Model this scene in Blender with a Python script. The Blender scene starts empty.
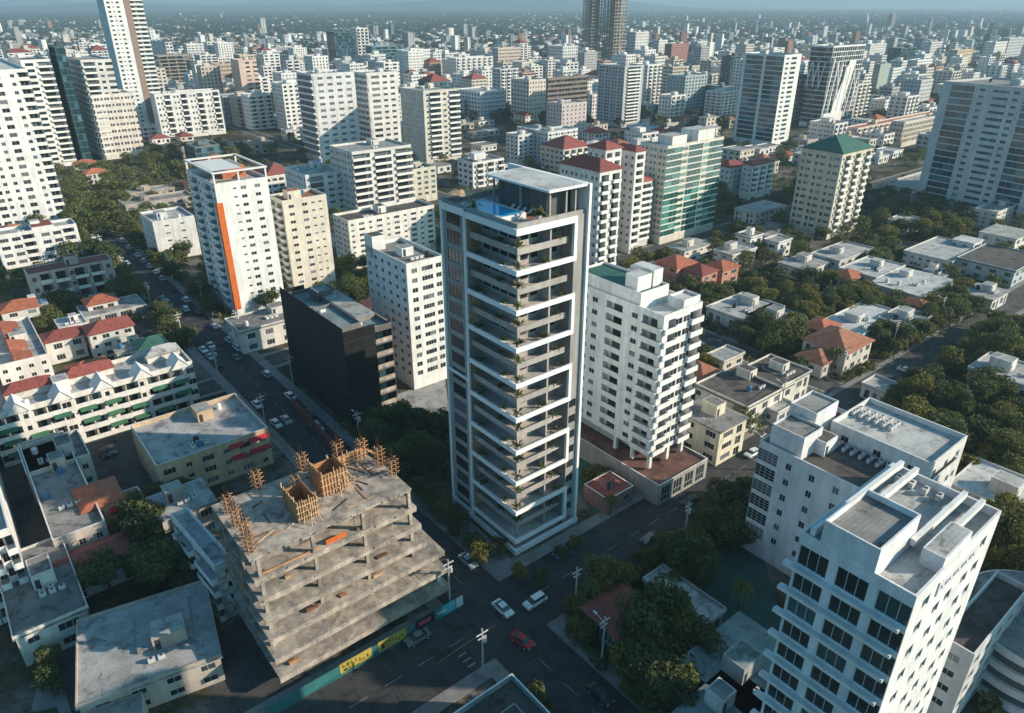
import bpy, math, random, bmesh
import numpy as np
from mathutils import Vector, Matrix
R = math.radians
random.seed(7); rng = np.random.default_rng(7)
scn = bpy.context.scene
col = scn.collection
# ---------------------------------------------------------------- camera, sky, sun, exposure
H = 95.0; FP = 720.0; PT = R(26.2); CX, CY = 512.0, 356.5
cam_d = bpy.data.cameras.new('camera'); cam = bpy.data.objects.new('camera', cam_d); col.objects.link(cam)
cam.location = (0, 0, H); cam.rotation_euler = (math.pi/2 - PT, 0, 0)
cam_d.sensor_width = 36; cam_d.lens = FP/1024*36; cam_d.clip_start = 1; cam_d.clip_end = 60000
scn.camera = cam
SUN_AZ = R(-3)      # direction towards the sun in plan, measured from +X
SUN_EL = R(22.5)
w = bpy.data.worlds.new('World'); scn.world = w; w.use_nodes = True
nt = w.node_tree; nt.nodes.clear()
sky = nt.nodes.new('ShaderNodeTexSky'); sky.sky_type = 'NISHITA'; sky.sun_disc = False
sky.sun_elevation = SUN_EL; sky.sun_rotation = math.pi/2 - SUN_AZ
sky.air_density = 1.0; sky.dust_density = 1.5; sky.ozone_density = 2.0
tint = nt.nodes.new('ShaderNodeMix'); tint.data_type = 'RGBA'; tint.blend_type = 'MULTIPLY'; tint.inputs[0].default_value = 1
tint.inputs[7].default_value = (0.48, 0.98, 1.04, 1)
bg = nt.nodes.new('ShaderNodeBackground'); bg.inputs[1].default_value = 0.102
ow = nt.nodes.new('ShaderNodeOutputWorld')
nt.links.new(sky.outputs[0], tint.inputs[6]); nt.links.new(tint.outputs[2], bg.inputs[0]); nt.links.new(bg.outputs[0], ow.inputs[0])
sd = bpy.data.lights.new('sun', 'SUN'); sd.energy = 4.5; sd.angle = R(0.5); sd.color = (1.0, 0.85, 0.68)
sun = bpy.data.objects.new('sun', sd); col.objects.link(sun)
sv = Vector((math.cos(SUN_EL)*math.cos(SUN_AZ), math.cos(SUN_EL)*math.sin(SUN_AZ), math.sin(SUN_EL)))
sun.rotation_euler = sv.to_track_quat('Z', 'Y').to_euler(); sun.location = (300, 0, 400)
scn.view_settings.view_transform = 'Standard'; scn.view_settings.look = 'None'
scn.view_settings.exposure = 0.66; scn.view_settings.gamma = 1
scn.cycles.max_bounces = 5; scn.cycles.diffuse_bounces = 2; scn.cycles.glossy_bounces = 2; scn.cycles.transmission_bounces = 2
scn.cycles.volume_bounces = 0; scn.cycles.transparent_max_bounces = 6
scn.cycles.use_denoising = True
# ---------------------------------------------------------------- projection helpers
SP, CP = math.sin(PT), math.cos(PT)
def G(px, py, z=0.0):
    u = (px-CX)/FP; v = -(py-CY)/FP
    d = Vector((u, CP+v*SP, -SP+v*CP)); t = (z-H)/d.z
    return Vector((u*t, d.y*t, z))
def proj(p):
    X, Y, Z = p[0], p[1], p[2]-H
    dep = Y*CP - Z*SP; up = Y*SP + Z*CP
    if dep < 1: return (-9999, -9999)
    return (CX+FP*X/dep, CY-FP*up/dep)
AZ = 51.0
def axes(az=AZ):
    a = R(az); b = Vector((math.sin(a), math.cos(a), 0)); return b, Vector((-b.y, b.x, 0))
def solve(F, xL, xR, h, az=AZ):
    B, A = axes(az); p = G(F[0], F[1], h); D = (H-h)*SP
    def st(v, x):
        k = (x-CX)/FP
        return (k*(p.y*CP+D)-p.x)/(v.x-k*v.y*CP)
    return p, st(B, xR), st(A, xL)
def top_from_base(rowb, rowt, zb=0.0):
    Y = G(CX, rowb, zb).y
    q = G(CX, rowt, zb+0.0)
    dt = PT + math.atan((rowt-CY)/FP)
    return H - Y*math.tan(dt)
# ---------------------------------------------------------------- materials
def mat(name, rgb, rough=.8, noise=.25, scale=.35, streak=0.0, spec=.3, metal=0, bump=0, c2=None, hue=0.0, fine=.12, seams=0, stain=0):
    m = bpy.data.materials.new(name); m.use_nodes = True; n = m.node_tree; b = n.nodes['Principled BSDF']
    b.inputs['Roughness'].default_value = rough; b.inputs['Metallic'].default_value = metal
    b.inputs['Specular IOR Level'].default_value = spec
    L = n.links.new
    tc = n.nodes.new('ShaderNodeTexCoord')
    no = n.nodes.new('ShaderNodeTexNoise'); no.inputs['Scale'].default_value = scale; no.inputs['Detail'].default_value = 6; no.inputs['Roughness'].default_value = .65
    L(tc.outputs['Object'], no.inputs['Vector'])
    mx = n.nodes.new('ShaderNodeMix'); mx.data_type = 'RGBA'
    d = c2 if c2 else tuple(c*(1-noise*1.6) for c in rgb)
    mx.inputs[6].default_value = (*d, 1); mx.inputs[7].default_value = (*rgb, 1)
    cr = n.nodes.new('ShaderNodeMapRange'); cr.inputs[1].default_value = .32; cr.inputs[2].default_value = .6
    L(no.outputs[0], cr.inputs[0]); L(cr.outputs[0], mx.inputs[0])
    out = mx.outputs[2]
    if streak:
        mp = n.nodes.new('ShaderNodeMapping'); mp.inputs['Scale'].default_value = (.8, .8, .09)
        s = n.nodes.new('ShaderNodeTexNoise'); s.inputs['Scale'].default_value = 1.0; s.inputs['Detail'].default_value = 5
        L(tc.outputs['Object'], mp.inputs[0]); L(mp.outputs[0], s.inputs['Vector'])
        r2 = n.nodes.new('ShaderNodeMapRange'); r2.inputs[1].default_value = .38; r2.inputs[2].default_value = .62
        r2.inputs[3].default_value = 1-streak; r2.inputs[4].default_value = 1
        L(s.outputs[0], r2.inputs[0])
        m2 = n.nodes.new('ShaderNodeMix'); m2.data_type = 'RGBA'; m2.blend_type = 'MULTIPLY'; m2.inputs[0].default_value = 1
        L(out, m2.inputs[6]); L(r2.outputs[0], m2.inputs[7]); out = m2.outputs[2]
    if fine:
        f = n.nodes.new('ShaderNodeTexNoise'); f.inputs['Scale'].default_value = 3.5; f.inputs['Detail'].default_value = 3
        L(tc.outputs['Object'], f.inputs['Vector'])
        r3 = n.nodes.new('ShaderNodeMapRange'); r3.inputs[1].default_value = .3; r3.inputs[2].default_value = .7
        r3.inputs[3].default_value = 1-fine; r3.inputs[4].default_value = 1+fine*.3
        L(f.outputs[0], r3.inputs[0])
        m4 = n.nodes.new('ShaderNodeMix'); m4.data_type = 'RGBA'; m4.blend_type = 'MULTIPLY'; m4.inputs[0].default_value = 1
        L(out, m4.inputs[6]); L(r3.outputs[0], m4.inputs[7]); out = m4.outputs[2]
    if seams:
        bk = n.nodes.new('ShaderNodeTexBrick'); bk.inputs['Scale'].default_value = .5; bk.inputs['Mortar Size'].default_value = .035; bk.inputs['Mortar Smooth'].default_value = .6
        bk.inputs['Color1'].default_value = (1,1,1,1); bk.inputs['Color2'].default_value = (1-seams*.6,)*3+(1,); bk.inputs['Mortar'].default_value = (1-seams*1.6,)*3+(1,)
        L(tc.outputs['Object'], bk.inputs['Vector'])
        m7 = n.nodes.new('ShaderNodeMix'); m7.data_type = 'RGBA'; m7.blend_type = 'MULTIPLY'; m7.inputs[0].default_value = 1
        L(out, m7.inputs[6]); L(bk.outputs[0], m7.inputs[7]); out = m7.outputs[2]
    if stain:
        ns = n.nodes.new('ShaderNodeTexNoise'); ns.inputs['Scale'].default_value = .33; ns.inputs['Detail'].default_value = 7; ns.inputs['Roughness'].default_value = .7; ns.inputs['Distortion'].default_value = .8
        va = n.nodes.new('ShaderNodeVectorMath'); va.operation = 'ADD'; va.inputs[1].default_value = (37, 11, 5); L(tc.outputs['Object'], va.inputs[0])
        oj = n.nodes.new('ShaderNodeObjectInfo'); vb = n.nodes.new('ShaderNodeVectorMath'); vb.operation = 'MULTIPLY_ADD'; vb.inputs[1].default_value = (900, 700, 0)
        L(oj.outputs['Random'], vb.inputs[0]); L(va.outputs[0], vb.inputs[2]); L(vb.outputs[0], ns.inputs['Vector'])
        r8 = n.nodes.new('ShaderNodeMapRange'); r8.inputs[1].default_value = .53; r8.inputs[2].default_value = .6; r8.inputs[3].default_value = 1; r8.inputs[4].default_value = 1-stain; L(ns.outputs[0], r8.inputs[0])
        m8 = n.nodes.new('ShaderNodeMix'); m8.data_type = 'RGBA'; m8.blend_type = 'MULTIPLY'; m8.inputs[0].default_value = 1
        L(out, m8.inputs[6]); L(r8.outputs[0], m8.inputs[7]); out = m8.outputs[2]
    if hue:
        oi = n.nodes.new('ShaderNodeObjectInfo'); r = n.nodes.new('ShaderNodeMapRange'); r.inputs[3].default_value = 1-hue; r.inputs[4].default_value = 1+hue
        L(oi.outputs['Random'], r.inputs[0])
        m3 = n.nodes.new('ShaderNodeMix'); m3.data_type = 'RGBA'; m3.blend_type = 'MULTIPLY'; m3.inputs[0].default_value = 1
        L(out, m3.inputs[6]); L(r.outputs[0], m3.inputs[7]); out = m3.outputs[2]
    L(out, b.inputs['Base Color'])
    if bump:
        bp = n.nodes.new('ShaderNodeBump'); bp.inputs['Strength'].default_value = bump; bp.inputs['Distance'].default_value = .1
        L(no.outputs[0], bp.inputs['Height']); L(bp.outputs[0], b.inputs['Normal'])
    return m
_wm = {}
def wall(rgb, streak=.17):
    k = tuple(round(c, 2) for c in rgb)
    if k not in _wm: _wm[k] = mat('plaster', rgb, .85, .11, .14, streak, hue=.05, stain=.10)
    return _wm[k]
def glassmat(name, rgb, rough=.12, var=1.0):
    m = bpy.data.materials.new(name); m.use_nodes = True; n = m.node_tree; b = n.nodes['Principled BSDF']
    oi = n.nodes.new('ShaderNodeObjectInfo'); ge = n.nodes.new('ShaderNodeNewGeometry')
    wn = n.nodes.new('ShaderNodeTexWhiteNoise'); wn.noise_dimensions = '2D'
    cb = n.nodes.new('ShaderNodeCombineXYZ')
    L = n.links.new
    L(oi.outputs['Random'], cb.inputs[0]); L(ge.outputs['Random Per Island'], cb.inputs[1]); L(cb.outputs[0], wn.inputs[0])
    ra = n.nodes.new('ShaderNodeValToRGB')
    e = ra.color_ramp.elements; e[0].position = 0; e[0].color = (*[c*.7 for c in rgb], 1); e[1].position = .62; e[1].color = (*rgb, 1)
    x = ra.color_ramp.elements.new(.78); x.color = (*[min(1, c*1.7+.025*var) for c in rgb], 1)
    x = ra.color_ramp.elements.new(.97); x.color = (*[min(1, c*2.6+.10*var) for c in rgb], 1)
    L(wn.outputs[0], ra.inputs[0]); L(ra.outputs[0], b.inputs['Base Color'])
    b.inputs['Roughness'].default_value = rough; b.inputs['Specular IOR Level'].default_value = .5
    return m
WHITE=(.80,.79,.77); CREAM=(.66,.59,.49); GREY=(.42,.42,.42); PALE=(.70,.68,.64); BEIGE=(.55,.48,.40); PINK=(.60,.46,.40); TEAL=(.10,.17,.19); BROWN=(.22,.16,.13); TAUPE=(.36,.33,.31)
M = {}
M['glass'] = glassmat('window_glass', (.022,.03,.036))
M['glass_dark'] = glassmat('dark_office_glass', (.008,.032,.036), .05, .12)
M['glass_green'] = glassmat('green_glass', (.02,.10,.085), .1, .5)
M['glass_teal'] = glassmat('teal_glass', (.02,.06,.075), .08, .3)
M['frame'] = mat('white_metal', (.6,.6,.6), .5, .05)
M['dark_metal'] = mat('dark_metal', (.05,.05,.055), .5, .1)
M['trim'] = mat('white_trim', (.78,.77,.75), .75, .06, .3, .12)
M['roof_grey'] = mat('roof_grey', (.30,.29,.28), .95, .3, .18, hue=.15, c2=(.17,.165,.16), seams=.12, stain=.45)
M['roof_pale'] = mat('roof_pale', (.47,.46,.45), .9, .3, .22, hue=.18, c2=(.28,.28,.27), seams=.12, stain=.45)
M['roof_white'] = mat('roof_white', (.60,.60,.585), .85, .3, .25, hue=.15, c2=(.40,.40,.39), seams=.1, stain=.4)
M['roof_teal'] = mat('roof_teal', (.26,.33,.33), .8, .3, .2, c2=(.14,.19,.19), seams=.12, stain=.4)
M['roof_dark'] = mat('roof_dark', (.13,.115,.105), .95, .3, .3, hue=.12, seams=.12, stain=.4)
M['tile_red'] = mat('tile_red', (.30,.085,.07), .8, .25, 1.2, hue=.15)
M['tile_orange'] = mat('tile_orange', (.42,.14,.08), .8, .25, 1.0, hue=.12)
M['tile_brown'] = mat('tile_brown', (.36,.15,.09), .8, .25, 1.0, hue=.12)
M['roof_green'] = mat('roof_green', (.05,.14,.105), .6, .2, .5)
M['concrete'] = mat('raw_concrete', (.56,.475,.395), .95, .3, .35, .3, c2=(.27,.24,.22), bump=.2, stain=.35)
M['asphalt'] = mat('asphalt', (.06,.06,.06), .9, .3, .25, c2=(.036,.037,.039), stain=.35, bump=.1)
M['asphalt_old'] = mat('worn_asphalt', (.095,.09,.085), .9, .3, .2, c2=(.05,.05,.05), stain=.35)
M['pave'] = mat('pavement_concrete', (.26,.25,.24), .9, .3, .4, c2=(.16,.155,.15))
M['paint'] = mat('road_paint', (.30,.30,.29), .7, .3, 1.0)
M['paint_yellow'] = mat('yellow_paint', (.55,.40,.06), .7, .3, 1.0)
M['wood'] = mat('formwork_timber', (.50,.25,.115), .9, .35, 1.2, hue=.15, c2=(.30,.15,.08))
M['pale_wood'] = mat('pale_timber', (.62,.42,.25), .9, .3, 1.2, hue=.15)
M['steel_rust'] = mat('rusty_steel', (.20,.10,.06), .8, .3, 1.0)
M['orange'] = mat('orange_paint', (.62,.14,.03), .7, .12, .5)
M['terrace'] = mat('dark_terrace_tile', (.19,.10,.08), .9, .3, .4, stain=.4)
M['red'] = mat('red_fabric', (.45,.03,.05), .8, .15, .5)
M['green_awning'] = mat('green_awning', (.05,.16,.09), .8, .2, .5)
M['black_net'] = mat('black_netting', (.016,.017,.02), .75, .4, .3, .4)
M['plastic_white'] = mat('white_plastic', (.7,.7,.7), .5, .05)
M['plastic_blue'] = mat('blue_plastic', (.05,.17,.30), .5, .05)
M['plastic_black'] = mat('black_plastic', (.03,.03,.03), .5, .05)
M['rubber'] = mat('rubber', (.02,.02,.02), .9, .05)
M['water'] = mat('pool_water', (.04,.42,.72), .12, .1, .4, spec=.6, fine=0)
M['brick'] = mat('brick_red', (.26,.10,.07), .9, .2, 1.0)
M['court'] = mat('green_court', (.035,.10,.085), .85, .2, .2)
M['hoard'] = mat('teal_hoarding', (.04,.17,.18), .6, .15, .4)
M['sign_yellow'] = mat('yellow_sign', (.46,.36,.07), .6, .1, .8)
M['sign_dark'] = mat('dark_sign', (.03,.025,.03), .6, .1, .8)
M['sign_pink'] = mat('pink_sign', (.50,.08,.14), .6, .1, .8)
M['sign_cyan'] = mat('cyan_sign', (.10,.50,.58), .6, .1, .8)
M['ink'] = mat('sign_ink', (.05,.045,.03), .7, .1)
M['blue_ink'] = mat('blue_sign_ink', (.06,.07,.30), .6, .1)
M['bark'] = mat('bark', (.09,.07,.05), .95, .3, 2)
def leafmat(name, c1, c2):
    m = bpy.data.materials.new(name); m.use_nodes = True; n = m.node_tree; b = n.nodes['Principled BSDF']; L = n.links.new
    oi = n.nodes.new('ShaderNodeObjectInfo'); ge = n.nodes.new('ShaderNodeNewGeometry')
    r1 = n.nodes.new('ShaderNodeMix'); r1.data_type = 'RGBA'; r1.inputs[6].default_value = (*c1, 1); r1.inputs[7].default_value = (*c2, 1)
    ad = n.nodes.new('ShaderNodeMath'); ad.operation = 'MULTIPLY_ADD'; ad.inputs[1].default_value = .55
    m5 = n.nodes.new('ShaderNodeMath'); m5.operation = 'MULTIPLY'; m5.inputs[1].default_value = .45
    L(oi.outputs['Random'], ad.inputs[0]); L(ge.outputs['Random Per Island'], m5.inputs[0]); L(m5.outputs[0], ad.inputs[2])
    L(ad.outputs[0], r1.inputs[0]); L(r1.outputs[2], b.inputs['Base Color'])
    b.inputs['Roughness'].default_value = .75; b.inputs['Specular IOR Level'].default_value = .2
    tr = n.nodes.new('ShaderNodeBsdfTranslucent'); L(r1.outputs[2], tr.inputs[0])
    ms = n.nodes.new('ShaderNodeMixShader'); ms.inputs[0].default_value = .3
    L(b.outputs[0], ms.inputs[1]); L(tr.outputs[0], ms.inputs[2]); L(ms.outputs[0], n.nodes['Material Output'].inputs[0])
    return m
M['leaf_dark'] = leafmat('dark_leaves', (.05,.075,.03), (.16,.17,.055))
M['leaf_olive'] = leafmat('olive_leaves', (.12,.125,.035), (.25,.215,.05))
M['leaf_palm'] = leafmat('palm_leaves', (.07,.10,.03), (.15,.16,.05))
M['leaf_far'] = leafmat('far_leaves', (.035,.055,.035), (.085,.10,.045))
M['grass'] = mat('grass', (.06,.085,.03), .95, .4, .4)
# ---------------------------------------------------------------- mesh builder
class MB:
    def __init__(s): s.v = []; s.f = []; s.m = []
    def quad(s, a, b, c, d, mi=0):
        n = len(s.v); s.v += [a, b, c, d]; s.f.append((n, n+1, n+2, n+3)); s.m.append(mi)
    def tri(s, a, b, c, mi=0):
        n = len(s.v); s.v += [a, b, c]; s.f.append((n, n+1, n+2)); s.m.append(mi)
    def poly(s, pts, mi=0):
        n = len(s.v); s.v += list(pts); s.f.append(tuple(range(n, n+len(pts)))); s.m.append(mi)
    def box(s, x0, y0, z0, x1, y1, z1, mi=0):
        n = len(s.v)
        s.v += [(x0,y0,z0),(x1,y0,z0),(x1,y1,z0),(x0,y1,z0),(x0,y0,z1),(x1,y0,z1),(x1,y1,z1),(x0,y1,z1)]
        for q in ((0,3,2,1),(4,5,6,7),(0,1,5,4),(1,2,6,5),(2,3,7,6),(3,0,4,7)):
            s.f.append(tuple(n+i for i in q)); s.m.append(mi)
    def prism(s, pts, z0, z1, mi=0):
        k = len(pts); n = len(s.v)
        s.v += [(p[0], p[1], z0) for p in pts]+[(p[0], p[1], z1) for p in pts]
        s.f.append(tuple(range(n+k-1, n-1, -1))); s.m.append(mi); s.f.append(tuple(range(n+k, n+2*k))); s.m.append(mi)
        for i in range(k):
            j = (i+1) % k; s.f.append((n+i, n+j, n+k+j, n+k+i)); s.m.append(mi)
    def cyl(s, x, y, z0, z1, r0, r1=None, k=10, mi=0):
        r1 = r0 if r1 is None else r1
        s.tube((x, y, z0), (x, y, z1), r0, r1, k, mi)
    def tube(s, p, q, r0, r1=None, k=6, mi=0):
        r1 = r0 if r1 is None else r1
        p = Vector(p); q = Vector(q); d = (q-p).normalized(); u = d.orthogonal().normalized(); w_ = d.cross(u); n = len(s.v)
        for c, r in ((p, r0), (q, r1)):
            for i in range(k):
                a = 2*math.pi*i/k; s.v.append(tuple(c+u*(r*math.cos(a))+w_*(r*math.sin(a))))
        for i in range(k):
            j = (i+1) % k; s.f.append((n+i, n+j, n+k+j, n+k+i)); s.m.append(mi)
        s.f.append(tuple(range(n+k-1, n-1, -1))); s.m.append(mi); s.f.append(tuple(range(n+k, n+2*k))); s.m.append(mi)
    def mesh(s, name, mats):
        me = bpy.data.meshes.new(name); me.from_pydata(s.v, [], s.f)
        for m in mats: me.materials.append(m)
        if any(s.m): me.polygons.foreach_set('material_index', s.m)
        me.update(); return me
    def build(s, name, mats, parent=None, loc=None, rz=0):
        if not isinstance(mats, (list, tuple)): mats = [mats]
        return obj(name, s.mesh(name, mats), parent, loc, rz)
def obj(name, me, parent=None, loc=None, rz=0):
    o = bpy.data.objects.new(name, me); col.objects.link(o)
    if parent: o.parent = parent
    if loc is not None: o.location = loc
    if rz: o.rotation_euler = (0, 0, rz)
    return o
def tag(o, label=None, cat=None, group=None, kind=None):
    if label: o['label'] = label
    if cat: o['category'] = cat
    if group: o['group'] = group
    if kind: o['kind'] = kind
    return o
def empty(name, loc, rz=0, label=None, cat=None, group=None):
    o = obj(name, None, None, loc, rz); o.empty_display_size = .5
    return tag(o, label, cat, group)
def copy_tree(src, kids=None):
    c = src.copy(); col.objects.link(c)
    for ch in (kids if kids is not None else list(src.children)):
        d = ch.copy(); col.objects.link(d); d.parent = c
        for g in list(ch.children):
            e = g.copy(); col.objects.link(e); e.parent = d
    return c
# ---------------------------------------------------------------- bookkeeping of footprints and landmarks
FOOT = []      # (centre, halfB, halfA, az)
LMK = []       # (phrase, screen x, screen y)
AUTO = []      # things that still need a label: (obj, kind text, screen point)
BOXES = []
def add_foot(p, wB, wA, az=AZ, h=0):
    B, A = axes(az); BOXES.append((p.copy(), wB, wA, B, A, h)); FOOT.append((p+B*(wB/2)+A*(wA/2), wB/2, wA/2, B, A))
def hits(p, r, tol=0):
    for c, hb, ha, B, A in FOOT:
        d = Vector((p[0]-c.x, p[1]-c.y, 0))
        if abs(d.x)+abs(d.y) > (hb+ha+r)*1.5: continue
        if abs(d.dot(B)) < hb+r-tol and abs(d.dot(A)) < ha+r-tol: return True
    return False
# ---------------------------------------------------------------- facade system
WT = {'.':1.0, 'w':1.3, 'W':2.4, 't':1.4, 's':.8, 'B':4.2, 'b':3.6, 'g':3.0, '-':.35, 'G':1.6, 'T':2.8, 'P':4.8}
_winc = {}
def win_mesh(wd, ht, kind, gl):
    k = (round(wd, 1), round(ht, 1), kind, gl)
    if k in _winc: return _winc[k]
    wd, ht = k[0], k[1]; m = MB(); fr = .07
    m.quad((fr, .04, fr), (wd-fr, .04, fr), (wd-fr, .04, ht-fr), (fr, .04, ht-fr), 1)
    m.box(0, 0, 0, wd, .06, fr); m.box(0, 0, ht-fr, wd, .06, ht); m.box(0, 0, fr, fr, .06, ht-fr); m.box(wd-fr, 0, fr, wd, .06, ht-fr)
    nm = max(1, int(wd/1.1))
    for i in range(1, nm+1):
        if nm >= 1 and wd > 1.0: x = wd*i/(nm+1); m.box(x-.03, 0, fr, x+.03, .06, ht-fr)
    if wd > 3.6:
        for q in (.25, .5, .75): m.box(fr, .005, ht*q, wd-fr, .055, ht*q+.05)
    elif ht > 2.6: m.box(fr, .005, ht*.38, wd-fr, .055, ht*.38+.06)
    me = m.mesh('window', [M['frame'] if kind != 'd' else M['dark_metal'], M[gl]]); _winc[k] = me
    return me
_balc = {}
def balc_mesh(wd, out, matk, rail):
    k = (round(wd, 1), out, matk, rail)
    if k in _balc: return _balc[k]
    m = MB(); t = .12; wd = k[0]
    m.box(0, -out, -.2, wd, .05, 0)
    if rail == 'solid':
        m.box(0, -out, 0, wd, -out+t, 1.0); m.box(0, -out+t, 0, t, .0, 1.0); m.box(wd-t, -out+t, 0, wd, .0, 1.0)
    else:
        m.box(.02, -out+.02, 0, wd-.02, -out+.05, .95, 1); m.box(.02, -out+.05, 0, .05, 0, .95, 1); m.box(wd-.05, -out+.05, 0, wd-.02, 0, .95, 1)
        m.box(0, -out, .96, wd, -out+.07, 1.02)
    me = m.mesh('balcony', [matk, M['glass_green'] if rail == 'green' else (M['dark_metal'] if rail == 'bar' else M['glass_teal'])]); _balc[k] = me
    return me
def parse(pat, W):
    once = pat.startswith('='); p = pat.lstrip('=')
    s = sum(WT[c] for c in p); n = 1 if once else max(1, round(W/s)); p = p*n
    k = W/(s*n); u = 0; out = []
    for c in p:
        out.append((c, u, u+WT[c]*k)); u += WT[c]*k
    return out
def face(mb, root, fc, W, z0, nf, fh, top, pat, gl, near, wins, out=1.0, rail='solid', tm=None, skip=0, wk='w'):
    def P(u, d, z): return (u, d, z) if fc == 'R' else (d, u, z)
    def bx(u0, d0, za, u1, d1, zb, mi):
        if fc == 'R': mb.box(u0, d0, za, u1, d1, zb, mi)
        else: mb.box(d0, u0, za, d1, u1, zb, mi)
    sc = fh/3.15
    HS = {'w':(.95,2.25), 'W':(.8,2.35), 't':(.12,2.4), 's':(1.35,2.1), 'B':(.0,2.75), 'b':(.0,2.75), 'g':(.25,2.85), 'G':(.7,2.4), 'T':(.45,2.65), 'P':(.35,2.75)}
    for c, u0, u1 in parse(pat, W):
        if c in '.-': mb.quad(P(u0, 0, 0), P(u1, 0, 0), P(u1, 0, top), P(u0, 0, top)); continue
        a, b = HS[c]; a *= sc; b *= sc; zprev = 0
        dep = 1.5 if c in 'Bb' else (.14 if near else .3)
        for i in range(skip, nf):
            lo = z0+i*fh+a; hi = z0+i*fh+b
            if lo > zprev+1e-4: mb.quad(P(u0, 0, zprev), P(u1, 0, zprev), P(u1, 0, lo), P(u0, 0, lo))
            mb.quad(P(u0, 0, lo), P(u0, dep, lo), P(u0, dep, hi), P(u0, 0, hi)); mb.quad(P(u1, 0, lo), P(u1, dep, lo), P(u1, dep, hi), P(u1, 0, hi))
            mb.quad(P(u0, 0, lo), P(u1, 0, lo), P(u1, dep, lo), P(u0, dep, lo), 2 if c in 'Bb' else 0); mb.quad(P(u0, 0, hi), P(u1, 0, hi), P(u1, dep, hi), P(u0, dep, hi))
            if c in 'Bb':
                q = (u1-u0)*.12
                mb.quad(P(u0, dep, lo), P(u0+q, dep, lo), P(u0+q, dep, hi), P(u0, dep, hi)); mb.quad(P(u1-q*1.6, dep, lo), P(u1, dep, lo), P(u1, dep, hi), P(u1-q*1.6, dep, hi))
                if not near: mb.quad(P(u0+q, dep, lo), P(u1-q*1.6, dep, lo), P(u1-q*1.6, dep, hi), P(u0+q, dep, hi), 1)
                else: wins.append((fc, u0+q, u1-q*1.6, dep, lo, hi, 'd')); mb.quad(P(u0+q, dep+.05, lo), P(u1-q*1.6, dep+.05, lo), P(u1-q*1.6, dep+.05, hi), P(u0+q, dep+.05, hi), 1)
                if c == 'b': bx(u0, .02, lo, u1, .14, lo+1.0*sc, 2)
                elif near and root:
                    me = balc_mesh(u1-u0+.1, out, tm, rail); o = obj('balcony', me, root)
                    if fc == 'R': o.location = (u0-.05, 0, lo-.002)
                    else: o.location = (0, u1+.05, lo-.002); o.rotation_euler.z = -math.pi/2
                else:
                    bx(u0, -out, lo-.2, u1, -.0, lo, 2); bx(u0, -out, lo, u1, -out+.15, lo+.95, 2)
                    bx(u0, -out+.15, lo, u0+.15, 0, lo+.95, 2); bx(u1-.15, -out+.15, lo, u1, 0, lo+.95, 2)
            elif near: wins.append((fc, u0, u1, dep-.07, lo, hi, wk)); mb.quad(P(u0, dep, lo), P(u1, dep, lo), P(u1, dep, hi), P(u0, dep, hi), 1)
            else: mb.quad(P(u0, dep, lo), P(u1, dep, lo), P(u1, dep, hi), P(u0, dep, hi), 1)
            zprev = hi
        mb.quad(P(u0, 0, zprev), P(u1, 0, zprev), P(u1, 0, top), P(u0, 0, top))
def put_windows(root, wins, gl):
    rest = MB(); cnt = 0
    wins.sort(key=lambda t: (-t[4]))
    for fc, u0, u1, d, lo, hi, kd in wins:
        if u1-u0 < .25: continue
        if cnt < 96:
            o = obj('window', win_mesh(u1-u0, hi-lo, kd, gl), root); cnt += 1
            if fc == 'R': o.location = (u0, d, lo)
            else: o.location = (d, u1, lo); o.rotation_euler.z = -math.pi/2
        else:
            P = (lambda u, e, z: (u, e, z)) if fc == 'R' else (lambda u, e, z: (e, u, z))
            rest.quad(P(u0, d+.03, lo), P(u1, d+.03, lo), P(u1, d+.03, hi), P(u0, d+.03, hi), 1)
            if fc == 'R': rest.box((u0+u1)/2-.03, d, lo, (u0+u1)/2+.03, d+.028, hi)
            else: rest.box(d, (u0+u1)/2-.03, lo, d+.028, (u0+u1)/2+.03, hi)
    if rest.f: tag(rest.build('window_stack', [M['frame'], M[gl]], root), kind='stuff')
_roofp = {}
def tank_mesh():
    if 'tank' not in _roofp:
        m = MB(); m.cyl(0, 0, 0, 1.3, .6, .62, 12); m.cyl(0, 0, 1.3, 1.55, .6, .25, 12); _roofp['tank'] = [m.mesh('water_tank', [M[k]]) for k in ('plastic_white','plastic_blue','plastic_black')]
        m = MB(); m.box(0, 0, .12, 1.0, .5, .85); m.box(.08, 0.02, 0, .2, .48, .12, 1); m.box(.8, 0.02, 0, .92, .48, .12, 1); m.cyl(.5, .25, .85, .9, .2, .2, 10, 1); _roofp['ac'] = m.mesh('air_conditioner', [M['frame'], M['dark_metal']])
    return _roofp
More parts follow.
